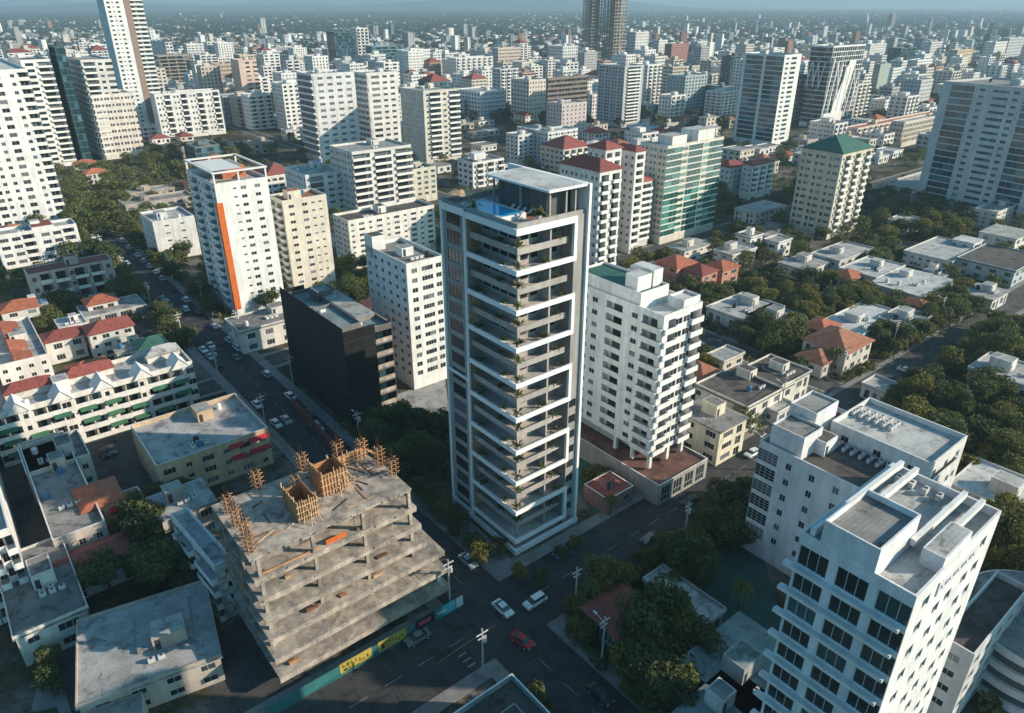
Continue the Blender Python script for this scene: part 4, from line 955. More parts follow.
l1, l1b, l1a, l1h = bld('white stepped walk-up block with a red roof tile at the left border', 'the white block with red roof', (-6,236), -30, 76, base=270, n=4, wA=11, R_='.W.W-b.', L_='.w.', wc=(.84,.82,.80), roof='roof_pale', lvl=2, near=1)
extra_box(l1, 'roof_room', l1b*.45, .3, l1h-1, l1b*.72, l1a-.5, l1h+.9, wall((.84,.82,.8)), M['tile_red'])
bld('plain grey-white cube block facing the left treed street', 'the grey-white cube block', (152,222), 139, 194, base=262, n=4, R_='=..s..s..', L_='..w.', wc=(.70,.69,.68), roof='roof_pale', lvl=2)
bld('long shed with pale ribbed roof in the left courtyard', None, (84,318), 76, 146, h=4.5, n=1, z0=.1, R_='.g.g', L_='..', wc=(.5,.48,.45), roof='roof_pale', lvl=0, par=.3, name='shed', cat='shed')
bld('low dark building with long flat roof on the left ridge', None, (125,205), 118, 194, h=6, n=2, z0=.2, R_='.W.', L_='.w.', wc=(.42,.38,.34), roof='roof_grey', lvl=1)
ott, otb, ota, oth = bld('white terrace flats at the left border with orange lean-to roofs', 'the orange-roofed terraces', (-4,366), -30, 48, wA=34, h=9, n=3, z0=.1, R_='.w.', L_='.W.b.', wc=(.80,.76,.72), roof='roof_pale', lvl=2)
for k in range(4):
    m = MB(); y0 = ota*(.02+.25*k); y1 = y0+ota*.19; x0 = otb*.35; x1 = otb*.72; z = oth
    m.quad((x0, y0, z+.9), (x1, y0, z-.4), (x1, y1, z-.4), (x0, y1, z+.9)); m.quad((x0, y0, z+.7), (x1, y0, z-.6), (x1, y1, z-.6), (x0, y1, z+.7)); m.quad((x0, y0, z-1), (x0, y1, z-1), (x0, y1, z+.9), (x0, y0, z+.9)); m.tri((x0, y0, z+.9), (x1, y0, z-.4), (x0, y0, z-.9)); m.build('tiled_canopy', M['tile_orange'], ott)
bld('white balcony block cut by the bottom left corner', 'the bottom left balcony block', (-80,559), -110, 9, h=17, n=5, z0=.4, R_='=.B.B.B.B.B.B-bB', L_='.w.', wc=(.82,.79,.76), roof='roof_pale', lvl=2, out=1.6)
bld('cluttered flat-roofed house row on the left, with grey roof and fans', 'the cluttered grey roofs', (52,540), 18, 105, h=8, n=2, z0=.1, R_='.w.', L_='.W.', wc=(.55,.50,.46), roof='roof_grey', lvl=2)
bld('long flat house with white skylight next to the cluttered roofs', None, (26,474), 5, 90, h=8, n=2, z0=.1, R_='.w.', L_='.W.', wc=(.60,.56,.52), roof='roof_grey', lvl=2, wA=13)
ro, rob, roa, roh = bld('peach two-storey house with orange tiled roof and red awnings', 'the peach house', (84,512), 75, 122, h=7.2, n=2, z0=.1, R_='.w..w.', L_='.w.', wc=(.62,.42,.27), hip='tile_orange')
for fl in (0, 1): aw(ro, rob, fl*3+3.0, [(rob*.1, 2.4), (rob*.6, 2.6)], 'red')
bld('peach annex with flat dark terrace beside the orange tiled house', None, (126,508), 118, 146, h=6, n=2, z0=.1, R_='.w.', L_='..', wc=(.62,.44,.30), roof='roof_dark', lvl=0)
bld('white terraced building squeezed left of the building site', 'the narrow white terraces', (214,566), 170, 232, h=12, n=4, z0=.2, R_='.W.', L_='=Bw-Bw', wc=(.76,.75,.73), roof='roof_pale', lvl=2, az=46)
# big grey roof, bottom left
gr = house(148, 640, 19, 17.5, 5, 'roof_pale', 'large low building with broad blue-grey roof slab at bottom left', 'the broad grey roof', (.50,.42,.36), az=62)
extra_box(gr, 'roof_room', 8, 6, 5.352, 16, 15, 5.9, M['roof_pale']); extra_box(gr, 'side_wing', 1, -5, 0, 8, -.36, 4.2, wall((.5,.48,.45)), M['roof_grey'])
# bottom centre roofs
bld('dark teal roofed building in shade at the bottom edge', 'the teal roof at the bottom', (0,0), 0, 0, pos=tuple(G(512,673,7)-Bv*12-Av*15), wB=12, wA=15, h=7, n=2, z0=.1, R_='.W.', L_='.w.', wc=(.34,.42,.42), roof='roof_dark', lvl=2)
# red roof buildings beside podium
bld('low red-roofed shed between the pool tower and the shop podium', None, (608,500), 584, 634, h=4, n=1, z0=.1, R_='.w.', L_='..', wc=(.36,.2,.18), roof='tile_red', lvl=1, par=.3, name='shed', cat='shed')
# houses: (x, y, wB, wA, h, roof, label, wall)
HS_ = [
 (645,270,26,8,5,'roof_pale','long pale row of garages right behind the pool tower',PALE),
 (676,262,11,10,8,'tile_orange','salmon house with red hip roof behind the stilt block',(.60,.27,.20)),
 (700,270,9,9,7,'tile_red','smaller salmon house with red roof beside the salmon one',(.60,.30,.22)),
 (722,266,10,8,6,'tile_orange','low salmon wing at the end of the salmon houses',(.55,.28,.22)),
 (745,308,20,16,4,'roof_pale','modern flat house with grey roof right of the stilt block',PALE),
 (775,315,14,12,4,'roof_grey','small flat house with grey roof behind the mango trees',PALE),
 (838,340,15,13,6.5,'tile_brown','villa with brown tiled hip roof at right',(.66,.62,.55)),
 (818,356,9,8,4.2,'tile_brown','low tiled porch wing in front of the brown-roofed villa',(.66,.62,.55)),
 (822,325,9,7,6,'tile_orange','small orange-roofed house behind the brown-roofed villa',(.66,.60,.5)),
 (860,320,30,13,4.2,'roof_white','long white flat-roofed house behind the brown-roofed villa',PALE),
 (880,385,7,6,3.6,'roof_pale','tiny gatehouse with a pale roof by the side street',PALE),
 (805,262,18,12,4.5,'roof_pale','flat grey-white house under the green hip-roofed tower',PALE),
 (842,252,26,12,5,'roof_pale','flat white hall with strip windows by the green hip-roofed tower',(.6,.6,.58)),
 (872,268,22,14,4.5,'roof_white','white flat-roofed house in the right gardens, left one',PALE),
 (848,275,10,8,4.2,'tile_orange','small house with a terracotta roof among white flat roofs',PALE),
 (912,282,26,18,4.5,'roof_white','broad white flat-roofed house in the right gardens, middle one',PALE),
 (944,250,30,18,5,'roof_white','broad bright white roof compound in the upper right gardens',PALE),
 (968,240,9,8,7,'roof_white','small white cube house behind the bright roof compound',WHITE),
 (1000,258,28,20,6,'roof_dark','dark-roofed pavilion with white rim at the right border',(.5,.55,.56)),
 (1006,232,18,14,7,'roof_pale','pale gabled building at the right border by the corner block',PALE),
 (1012,372,14,16,7,'roof_pale','white villa under trees at the right border',PALE),
 (1000,488,14,14,4.5,'roof_white','low white roof at the right border above the office tower',PALE),
 (745,385,20,15,7,'roof_dark','flat house with brown cluttered roof across the stilt block',(.74,.70,.64)),
 (775,372,14,12,7.5,'roof_dark','second brown-roofed flat house beyond the cluttered one',(.74,.70,.64)),
 (712,415,10,12,9,'roof_grey','cream three-storey house attached right of the stilt block',(.78,.70,.55)),
 (700,372,9,9,4,'tile_brown','tiny brown-roofed house between the trees behind the stilt block',PALE),
 (620,610,9,8,4,'tile_red','small house with round red roof under the avenue trees',(.4,.3,.26)),
 (683,596,5,13,4,'roof_pale','long narrow pale roof between the avenue trees and the green court',(.5,.5,.5)),
 (752,668,15,15,5,'roof_teal','large pale sheet roof in the bottom centre right',(.4,.42,.42)),
 (728,712,13,9,5,'roof_teal','grey roofed shed at the bottom edge left of the office tower',PALE),
 (85,562,16,8,4.5,'tile_red','low white house with red edge under dark trees at left',PALE),
 (182,440+60,10,9,7,'roof_pale','grey roofed house between tan block and building site',(.5,.46,.42)),
 (40,585,10,22,6,'roof_grey','narrow grey flat house along the left alley',PALE),
 (150,343,7,7,11.5,'roof_green','small block with green hip roof behind the green awnings',PALE),
 (108,326,12,8,8,'tile_red','small block with deep red roof behind the green awnings',PALE),
 (268,318,22,12,7,'roof_grey','grey low annex at the foot of the orange-striped tower',PALE),
 (85,163,12,8,6,'tile_orange','orange-roofed house under the pinkish tower, left one',PALE),
 (95,172,11,8,6,'tile_orange','orange-roofed house under the pinkish tower, right one',PALE),
 (150,190,22,10,5,'roof_pale','long tan flat building among the upper left trees',(.5,.42,.34)),
 (775,405,7,6,3.5,'roof_pale','small white kiosk by the side street wall',PALE),
 (905,190+30,14,10,5,'roof_pale','pale pavilion between the right gardens and low balcony block',PALE),
 (735,250,16,9,5,'roof_pale','pale long roof behind the salmon houses',PALE),
 (760,208,24,12,5,'roof_pale','flat white arcade building beneath the small red-roofed block',(.7,.68,.62)),
 (690,245,18,9,5,'roof_pale','curved entrance canopy at the foot of the green glass tower',(.7,.66,.6)),
 (18,306,10,8,8,'tile_orange','orange roofed row house at the left border above the terraces',PALE),
 (100,300,9,7,6,'tile_orange','orange roofed house between the maroon flats and the long shed',PALE),
 (62,335,10,7,7,'tile_red','dark red roofed house in the left courtyard by the terraces',PALE),
 (905,318,14,10,4.5,'roof_pale','pale blue-roofed house among the palms at right',PALE),
 (985,292,14,10,4.5,'roof_pale','pale roof near the avenue under the right border trees',PALE),
]
for x, y, wb_, wa__, hh, st, lb, wc in HS_:
    house(x, y, wb_, wa__, hh, st, lb, None, wc)
LMK += [('the salmon houses', 700, 268), ('the podium shops', 650, 500), ('the red boundary wall', 315, 425), ('the green court yard', 735, 600), ('the broad blue-grey roof', 150, 650), ('the brown-roofed villa', 835, 345), ('the bright roof compound', 945, 255), ('the cluttered brown roofs', 750, 390), ('the white villa at right', 1010, 375), ('the dark-roofed pavilion', 1000, 262), ('the road crossing', 500, 615), ('the building site', 330, 590), ('the green court', 720, 580), ('the long white house', 862, 322)]

bld('unseen white tower block added past the right border to cast shade', None, (0,0), 0, 0, h=52, n=15, R_='.w.W.', L_='.w.w.', wc=(.7,.7,.68), pos=(104,71,0), wB=20, wA=17, near=0, lvl=1)  # out-of-frame block, added so that its shadow covers the lower right
# ================================================================ BUILDING SITE (bottom left centre)
def site():
    h = 24.0; az = 51
    p, b, a = solve((251,557), 215, 408, h, az); p.z = 0; B, A = axes(az)
    rz = math.atan2(B.y, B.x)
    r = empty('unfinished_building', p, rz, 'raw concrete building under construction with stacked open floors and timber formwork', 'building site'); add_foot(p, b, a, az)
    n = 7; fh = h/n
    print('site b,a', b, a)
    for i in range(1, n+1):
        z = i*fh; e = .5+(n-i)*.62; ex = .3+(n-i)*.35 if i > 3 else 4.5
        m = MB(); m.prism([(-.5, -e), (b+ex, -e), (b+ex+.0, a*.45), (b-2.5 if i < 7 else b-1, a+.4), (-.5, a+.4)], z-.32, z)
        if i < n: m.box(-.5, -e, z-1.0, b+ex, -e+.25, z-.322)
        m.build('floor_slab', M['concrete'], r)
    for x in np.linspace(.3, b-.7, 4):
        for y in (-.9, a*.33, a*.66, a-.6):
            m = MB(); m.box(x, y, 0, x+.55, y+.55, h-.322); m.build('column', M['concrete'], r)
    m = MB(); m.box(b*.35, a*.35, 0, b*.6, a*.65, h-.33); m.build('core_wall', M['concrete'], r)
    m = MB()
    for i in range(1, n): m.box(.4, 2.2, i*fh, b*.3, 2.4, (i+1)*fh-.33); m.box(b*.55, 3.2, i*fh, b*.8, 3.4, (i+1)*fh-.33)
    m.build('block_wall', wall((.30,.27,.25)), r)
    m = MB(); m.prism([(b+3.2, -2.2), (b+3.9, -2.2), (b+3.9, -1.4), (b+3.2, -1.4)], 0, 2*fh-.33); m.build('column', M['trim'], r)
    # rough slab edges, loose props and debris on the floors
    r5 = random.Random(9)
    for i in range(2, n+1):
        z = i*fh; e = .5+(n-i)*.5; m = MB(); x = 0
        while x < b-1:
            L = r5.uniform(.8, 3.2); m.box(x, -e-r5.uniform(.05, .55), z-.3+r5.uniform(0, .05), x+L*r5.uniform(.5, .95), -e-.003, z-r5.uniform(.003, .06)); x += L
        tag(m.build('rough_edge', M['concrete'], r), kind='stuff')
    for k in range(16):
        i = r5.randint(1, n-1); x = r5.uniform(.5, b-1); y = r5.uniform(-.5-(n-i)*.4, 2.5); m = MB()
        if r5.random() < .5: m.tube((x, max(y, -.6), i*fh), (x+r5.uniform(-.4, .4), max(y, -.6), (i+1)*fh-.33), .06, .06, 4)
        else: m.box(x, y, i*fh+.002, x+r5.uniform(.4, 2.2), y+r5.uniform(.2, .9), i*fh+r5.uniform(.1, .7))
        m.build('loose_prop', r5.choice([M['wood'], M['pale_wood'], M['steel_rust'], M['concrete'], M['plastic_white']]), r)
    for k in range(26):
        m = MB(); y = a*r5.uniform(.0, .95); z = h-r5.uniform(0, 3)*fh
        m.tube((-.7, y, z-3), (-.7+r5.uniform(-.8, .2), y+r5.uniform(-2, 2), z+r5.uniform(.2, 1.8)), .06, .06, 4); m.build('edge_prop', M['pale_wood'], r)
    # edge shuttering strips
    m = MB(); m.box(1, -.56, h-fh-.6, b*.38, -.505, h-fh+.3); m.build('shutter_board', M['wood'], r)
    m = MB(); m.box(b*.42, -.56, h-fh-.2, b*.55, -.505, h-fh+.9); m.build('orange_tarp', M['orange'], r)
    rr = random.Random(3)
    def formbox(x, y, w_, d_, hh, nm):
        t = empty(nm[0], mmp(x, y, h+.003), rz, nm[1], 'formwork')
        m = MB(); q = .12
        m.box(0, 0, 0, w_, q, hh); m.box(0, d_-q, 0, w_, d_, hh*rr.uniform(.75, 1)); m.box(0, q, 0, q, d_-q, hh*rr.uniform(.8, 1.1)); m.box(w_-q, q, 0, w_, d_-q, hh); m.build('shutter_panel', M['wood'], t)
        for k in range(9):
            m = MB(); u = k/8*w_; m.box(u-.05, -.18, 0, u+.05, -.002, hh+rr.uniform(-.3, .9)); m.build('stud', M['pale_wood'], t)
        for k in range(7):
            m = MB(); u = k/6*d_; m.box(-.18, u-.05, 0, -.002, u+.05, hh+rr.uniform(-.3, .9)); m.build('stud', M['pale_wood'], t)
        for k in range(8):
            m = MB(); a_ = rr.uniform(0, 1)
            if k % 2: m.tube((a_*w_, -.1, hh*.75), (a_*w_+rr.uniform(-1, 1), -1.9, 0.02), .06, .06, 4)
            else: m.tube((w_+.05, a_*d_, hh*.75), (w_+2.0, a_*d_+rr.uniform(-1, 1), 0.02), .06, .06, 4)
            m.build('prop', M['pale_wood'], t)
        for k in range(3):
            m = MB(); m.box(-.3, -.26, hh*(.2+.3*k), w_+.3, -.182, hh*(.2+.3*k)+.12); m.build('waler', M['pale_wood'], t)
        return t
    mt = Matrix.Translation(p) @ Matrix.Rotation(rz, 4, 'Z')
    def mmp(x, y, z): return mt @ Vector((x, y, z))
    formbox(b*.33, a*.18, 3.0, 5.5, 3.6, ('formwork_box', 'tall timber formwork box on the left of the building site roof'))
    formbox(b*.55, a*.42, 4.2, 4.6, 4.0, ('formwork_box', 'large timber formwork box with peaked boards in the middle of the site roof'))
    formbox(b*.70, a*.80, 6.5, .8, 2.2, ('formwork_box', 'low timber shutter wall at the back of the site roof'))
    # column cages with rebar and boards at the slab edge
    spots = [(.02,.25),(.02,.5),(.03,.75),(.0,.04),(.25,.97),(.55,.98),(.80,.97),(.93,.82),(.97,.55),(.98,.28),(.42,.62)]
    names_ = ['left edge of the site roof, second from the front','left edge of the site roof, middle','left edge of the site roof, rear','front left corner of the site roof','back edge of the site roof, left one','back edge of the site roof, middle one','back edge of the site roof, right one','right rear corner of the site roof','right edge of the site roof, middle','right edge of the site roof, front','centre of the site roof between the formwork boxes']
    for k, (fx, fy) in enumerate(spots):
        t = empty('column_cage', mmp(b*fx, a*fy, h+.003), rz, 'timber column cage, '+names_[k], 'column cage', 'column cages on the site roof')
        hh = rr.uniform(2.6, 3.8)
        for dx in (0, .8):
            for dy in (0, .8):
                m = MB(); m.box(dx, dy, 0, dx+.1, dy+.1, hh); m.build('post', M['pale_wood'], t)
        for q in range(4):
            z = .6+q*.8; m = MB(); m.box(-.6, -.08, z, 1.5, -.002, z+.12); m.box(-.08, -.6, z+.13, -.002, 1.5, z+.25); m.box(-.6, .902, z, 1.5, .98, z+.12); m.box(.902, -.6, z+.13, .98, 1.5, z+.25); m.build('brace', M['wood'], t)
        m = MB()
        for q in range(12): m.tube((.45+.25*math.cos(q), .45+.25*math.sin(q), 0), (.45+.3*math.cos(q), .45+.3*math.sin(q), hh+1.6+rr.uniform(-.3, .5)), .03, .03, 3)
        m.build('rebar', M['steel_rust'], t)
    for k in range(30):
        x = rr.uniform(.05, .92)*b; y = rr.uniform(.05, .92)*a; L = rr.uniform(1.5, 5); an = rz+rr.choice([0, 1.57, .4, 2])
        o = MB(); o.box(0, 0, .0, L, .22, .1); q = o.build('timber_plank', rr.choice([M['wood'], M['dark_metal'], M['pale_wood'], M['steel_rust']]), None, mmp(x, y, h+.01+.11*(k % 3)*0), an)
        side = 'left' if x < b*.33 else ('middle' if x < b*.66 else 'right'); tag(q, None, 'plank', 'loose planks on the site roof'); AUTO.append((q, 'loose plank on the site roof', None))
    # hoarding with signs along the avenue
    x0, x1 = -4.0, b+5.2; yq = -6.9
    t = empty('hoarding', mmp(0, yq, 0), rz, 'teal hoarding with yellow banners along the pavement of the building site', 'hoarding')
    m = MB(); m.box(x0, 0, .14, x1, .08, 2.5); m.build('panel', M['hoard'], t)
    for k in range(18):
        m = MB(); m.box(x0+k*(x1-x0)/17, .082, .14, x0+k*(x1-x0)/17+.1, .18, 2.7); m.build('post', M['dark_metal'], t)
    def sign(a0, a1_, mk, marks, z0=.6, z1=2.75):
        m = MB(); m.box(a0, -.06, z0, a1_, -.003, z1); s = m.build('banner', M[mk], t)
        m = MB()
        for (u, v, w_, h2) in marks: m.box(a0+(a1_-a0)*u, -.075, z0+(z1-z0)*v, a0+(a1_-a0)*(u+w_), -.062, z0+(z1-z0)*(v+h2))
        if marks: m.build('lettering', M['ink'] if mk == 'sign_yellow' else (M['sign_pink'] if mk == 'sign_dark' else M['trim']), s)
    gl_ = [(.08,.55,.03,.3),(.08,.55,.10,.08),(.21,.5,.03,.35),(.26,.5,.03,.35),(.21,.62,.08,.08),(.34,.52,.10,.08),(.34,.52,.03,.3),(.48,.5,.03,.3),(.1,.18,.12,.22),(.27,.15,.03,.25),(.33,.15,.1,.08),(.6,.3,.03,.35),(.66,.3,.12,.08),(.84,.3,.04,.3)]
    sign(b*.30, b*.30+5.6, 'sign_yellow', gl_); sign(b*.56, b*.56+5.2, 'sign_yellow', gl_[3:]+[(.1,.2,.1,.5)]); sign(b*.83, b*.83+5.4, 'sign_dark', [(.12,.3,.42,.4)]); sign(x1-5.8, x1-1.6, 'sign_cyan', [(.15,.4,.4,.18)]); sign(x1-1.4, x1, 'plastic_white', [])
    return p, b, a, mmp, rz
SITE = site()
# ================================================================ VISIBILITY TEST
def in_frame(p, mg=0):
    x, y = proj(p); return -mg < x < 1024+mg and -mg < y < 713+mg
GREEN = [(880,318,1024,482),(330,395,460,500),(55,150,200,250),(100,235,200,345),(585,540,800,713),(760,285,905,345),(860,190,980,248),(970,530,1024,600),(70,520,205,600),(530,650,600,713),(700,285,765,315)]
def green(x, y): return any(a <= x <= c and b <= y <= d for a, b, c, d in GREEN)
# ================================================================ PROCEDURAL CITY FABRIC
COLS = [((.82,.81,.79),'white'),((.74,.72,.69),'off-white'),((.66,.60,.52),'cream'),((.56,.49,.41),'beige'),((.46,.46,.47),'grey'),((.58,.60,.62),'pale grey'),((.42,.27,.21),'reddish'),((.16,.20,.22),'dark slate'),((.30,.24,.2),'brown')]
CW = [34,20,13,8,8,8,3,4,2]
NUMW = ['zero','one','two','three','four','five','six','seven','eight','nine','ten','eleven','twelve','thirteen','fourteen','fifteen','sixteen','seventeen','eighteen','nineteen','twenty']
PR = ['.w.w.','.W.','.B.','.b.w','.G.','.w-B','.W.w','w.w','.B.W','.b.']
PL = ['.w.','.w..w','.W.','.G.','.b.','.ww.']
rf = random.Random(21)
# mid and far towers on city lots
lots = []
for i in range(-75, 85):
    for j in range(-2, 92):
        b = i*22+rf.uniform(-4, 4); a = j*22+rf.uniform(-4, 4)
        p = ORG+Bv*b+Av*a; lots.append((p.y, p))
lots.sort(key=lambda t: t[0])
nt_, nhs = 0, 0
def col_pick(r): return r.choices(COLS, CW)[0]
for Y, p in lots:
    if Y < 330 or Y > 2000: continue
    if not in_frame((p.x, p.y, 10), 30): continue
    x, y = proj((p.x, p.y, 0))
    if on_road(p, 9) or green(x, y): continue
    right_garden = x > 700 and y > 165
    # screen zone densities
    if Y < 620:
        pt = 0.10 if not right_garden else 0.0
    elif Y < 1300: pt = .62
    else: pt = .13
    if x > 600 and Y < 800: pt *= .6
    r = rf.random()
    if r < pt and nt_ < 520:
        if Y < 620: n = rf.randint(2, 4)
        elif Y < 1300: n = rf.choice([4,5,6,6,7,8,9,10,11,13])
        else: n = rf.choice([4,5,6,7,8,10,12])
        if x > 850: n = max(3, int(n*.75))
        wB = rf.uniform(13, 24); wA = rf.uniform(12, 22)
        if hits(p, max(wB, wA)*.55): continue
        c, cn = col_pick(rf); gl = 'glass_teal' if cn in ('dark slate',) else 'glass'
        h = n*3.15+1.4+.6; B0, A0 = axes(AZ+rf.choice([0, 0, 0, 8, -10])); q = p-B0*(wB/2)-A0*(wA/2)
        rt = rf.choices(['roof_pale','roof_grey','roof_white','roof_dark'], [4,4,3,1])[0]
        hip = rf.choice([None]*9+['tile_red'])
        r0, _, _, _ = bld(None, None, (0,0), 0, 0, h=h, n=n, R_=(rf.choice(PR) if cn != 'dark slate' else 'gg-'), L_=(rf.choice(PL) if cn != 'dark slate' else 'g-'), wc=c, gl=gl, near=0, roof=rt, hip=hip, lvl=1, pos=(q.x, q.y, 0), wB=wB, wA=wA, z0=.6, band=rf.choice([0,0,1]), group=None)
        AUTO.append((r0, f'{cn} {NUMW[n]}-storey block'+(' with red hip roof' if hip else ''), (p.x, p.y, h*.8)))
        if cn != 'x' and not hip and rf.random() < .6:
            m = MB(); x0 = wB*rf.uniform(.15, .4); y0 = wA*rf.uniform(.2, .4); m.box(x0, y0, h, x0+wB*.35, y0+wA*.35, h+rf.uniform(2, 4)); m.build('roof_room', wall(c), r0)
        nt_ += 1
    elif r < pt+(.62 if not right_garden else .30) and nhs < 560 and Y < 1500:
        wB = rf.uniform(9, 17); wA = rf.uniform(8, 15)
        if hits(p, max(wB, wA)*.5): continue
        h = rf.choice([3.6, 4.2, 6.5, 7, 9.5]) ; st = rf.choices(['roof_pale','roof_white','roof_grey','tile_orange','tile_red','tile_brown','roof_dark'], [6,4,4,2,2,1,1])[0]
        c, cn = rf.choice(COLS[:4]); B0, A0 = axes(); q = p
        r0 = house(0, 0, wB, wA, h, st, None, None, c, pos=(q.x, q.y, 0))
        rn = {'roof_pale':'pale flat roof','roof_white':'bright flat roof','roof_grey':'grey flat roof','tile_orange':'orange tiled roof','tile_red':'dark red roof','tile_brown':'brown tiled roof','roof_dark':'dark flat roof'}[st]
        AUTO.append((r0, f'small {cn} house with {rn}', (p.x, p.y, h))); nhs += 1
print('auto towers', nt_, 'auto houses', nhs)
# small fill houses in the near field
fill = 0
for k in range(900):
    if fill > 46: break
    x = rf.uniform(10, 1015); y = rf.uniform(225, 700); p = G(x, y)
    if x < 640 and y > 380: continue
    if p.y > 330 or on_road(p, 7) or green(x, y): continue
    wB, wA = rf.uniform(6, 10.5), rf.uniform(5.5, 9)
    if hits(p, max(wB, wA)*.5+1.5): continue
    h = rf.choice([3.6, 4.2, 6.5]); st = rf.choices(['roof_pale','roof_white','roof_grey','tile_orange','tile_brown'], [4,2,4,2.5,2])[0]
    c, cn = rf.choice(COLS[:4]); r0 = house(0, 0, wB, wA, h, st, None, None, c, pos=(p.x, p.y, 0))
    rn = {'roof_pale':'pale flat roof','roof_white':'bright flat roof','roof_grey':'grey flat roof','tile_orange':'orange tiled roof','tile_brown':'brown tiled roof'}[st]
    AUTO.append((r0, f'small {cn} house with {rn}', (p.x, p.y, h))); fill += 1
# distant city, too many to count: one object
def boxes_np(name, P_, S_, Hh, rot, cols, mats, kindlabel):
    n = len(P_); c, s = np.cos(rot), np.sin(rot)
    base = np.array([(-.5,-.5),(.5,-.5),(.5,.5),(-.5,.5)])
    V = np.zeros((n, 8, 3))
    for k in range(4):
        dx = base[k,0]*S_[:,0]; dy = base[k,1]*S_[:,1]
        V[:,k,0] = P_[:,0]+dx*c-dy*s; V[:,k,1] = P_[:,1]+dx*s+dy*c; V[:,k+4,0] = V[:,k,0]; V[:,k+4,1] = V[:,k,1]; V[:,k+4,2] = Hh
    F = np.array([(0,1,5,4),(1,2,6,5),(2,3,7,6),(3,0,4,7),(4,5,6,7)])
    Fa = (F[None]+8*np.arange(n)[:,None,None]).reshape(-1)
    me = bpy.data.meshes.new(name); me.vertices.add(n*8); me.vertices.foreach_set('co', V.reshape(-1))
    me.loops.add(n*20); me.loops.foreach_set('vertex_index', Fa.astype(np.int32))
    me.polygons.add(n*5); me.polygons.foreach_set('loop_start', np.arange(0, n*20, 4, dtype=np.int32))
    try: me.polygons.foreach_set('loop_total', np.full(n*5, 4, dtype=np.int32))
    except Exception: pass
    for m_ in mats: me.materials.append(m_)
    me.shade_flat(); me.polygons.foreach_set('material_index', np.repeat(cols, 5).astype(np.int32)); me.update(calc_edges=True); me.validate()
    return tag(obj(name, me), kind='stuff')
def city_points(n, y0, y1, pw):
    Y = y0*(y1/y0)**(rng.random(n)**pw); X = (rng.random(n)*2-1)*(Y*.76+60)
    return np.stack([X, Y], 1)
def keep_free(P_, r):
    ok = np.ones(len(P_), bool)
    for c, hb, ha, B, A in FOOT:
        dx = P_[:,0]-c.x; dy = P_[:,1]-c.y; ok &= ~((np.abs(dx*B.x+dy*B.y) < hb+r) & (np.abs(dx*A.x+dy*A.y) < ha+r))
    return ok
fm = []
def citymat(name, rgb):
    m = mat(name, rgb, .9, .12, .05, fine=0); n = m.node_tree; b = n.nodes['Principled BSDF']; L = n.links.new
    src = b.inputs['Base Color'].links[0].from_socket
    tc = n.nodes.new('ShaderNodeTexCoord'); sx = n.nodes.new('ShaderNodeSeparateXYZ'); L(tc.outputs['Object'], sx.inputs[0])
    f = n.nodes.new('ShaderNodeMath'); f.operation = 'FRACT'; d = n.nodes.new('ShaderNodeMath'); d.operation = 'DIVIDE'; d.inputs[1].default_value = 3.1; L(sx.outputs[2], d.inputs[0]); L(d.outputs[0], f.inputs[0])
    g1 = n.nodes.new('ShaderNodeMath'); g1.operation = 'GREATER_THAN'; g1.inputs[1].default_value = .55; L(f.outputs[0], g1.inputs[0])
    ad = n.nodes.new('ShaderNodeMath'); ad.operation = 'SUBTRACT'; L(sx.outputs[0], ad.inputs[0]); L(sx.outputs[1], ad.inputs[1])
    d2 = n.nodes.new('ShaderNodeMath'); d2.operation = 'DIVIDE'; d2.inputs[1].default_value = 3.7; L(ad.outputs[0], d2.inputs[0]); f2 = n.nodes.new('ShaderNodeMath'); f2.operation = 'FRACT'; L(d2.outputs[0], f2.inputs[0])
    g2 = n.nodes.new('ShaderNodeMath'); g2.operation = 'GREATER_THAN'; g2.inputs[1].default_value = .5; L(f2.outputs[0], g2.inputs[0])
    mu = n.nodes.new('ShaderNodeMath'); mu.operation = 'MULTIPLY'; L(g1.outputs[0], mu.inputs[0]); L(g2.outputs[0], mu.inputs[1])
    ge = n.nodes.new('ShaderNodeNewGeometry'); sn = n.nodes.new('ShaderNodeSeparateXYZ'); L(ge.outputs['Normal'], sn.inputs[0])
    lt2 = n.nodes.new('ShaderNodeMath'); lt2.operation = 'LESS_THAN'; lt2.inputs[1].default_value = .5; ab = n.nodes.new('ShaderNodeMath'); ab.operation = 'ABSOLUTE'; L(sn.outputs[2], ab.inputs[0]); L(ab.outputs[0], lt2.inputs[0])
    mv = n.nodes.new('ShaderNodeMath'); mv.operation = 'MULTIPLY'; L(mu.outputs[0], mv.inputs[0]); L(lt2.outputs[0], mv.inputs[1])
    mx = n.nodes.new('ShaderNodeMix'); mx.data_type = 'RGBA'; mx.inputs[7].default_value = (.05,.055,.06,1); L(mv.outputs[0], mx.inputs[0]); L(src, mx.inputs[6]); L(mx.outputs[2], b.inputs['Base Color'])
    return m
for nm_, c in (('far_white', (.78,.77,.75)), ('far_cream', (.62,.57,.50)), ('far_grey', (.36,.36,.36)), ('far_rust', (.34,.17,.12)), ('far_slate', (.12,.17,.19))): fm.append(citymat(nm_, c))
Pn = city_points(17000, 1150, 9500, .85); Pn = Pn[keep_free(Pn, 9)]; Pn = Pn[rng.random(len(Pn)) < np.where(Pn[:,1] < 2500, 1.0, np.where(Pn[:,0] < 0, .22, .55))]; n = len(Pn); Yn = Pn[:,1]
sz = rng.uniform(8, 17, (n, 2)); hh_ = rng.choice([3.5,4,6,7,9,12], n)*1.0
tall = rng.random(n) < np.clip(.05*(1700/Yn)**1.5, 0, .08); hh_ = np.where(tall, rng.uniform(14, 38, n), hh_); hh_ = np.where((rng.random(n) < .0006) & (Yn > 1700), rng.uniform(38, 60, n), hh_)
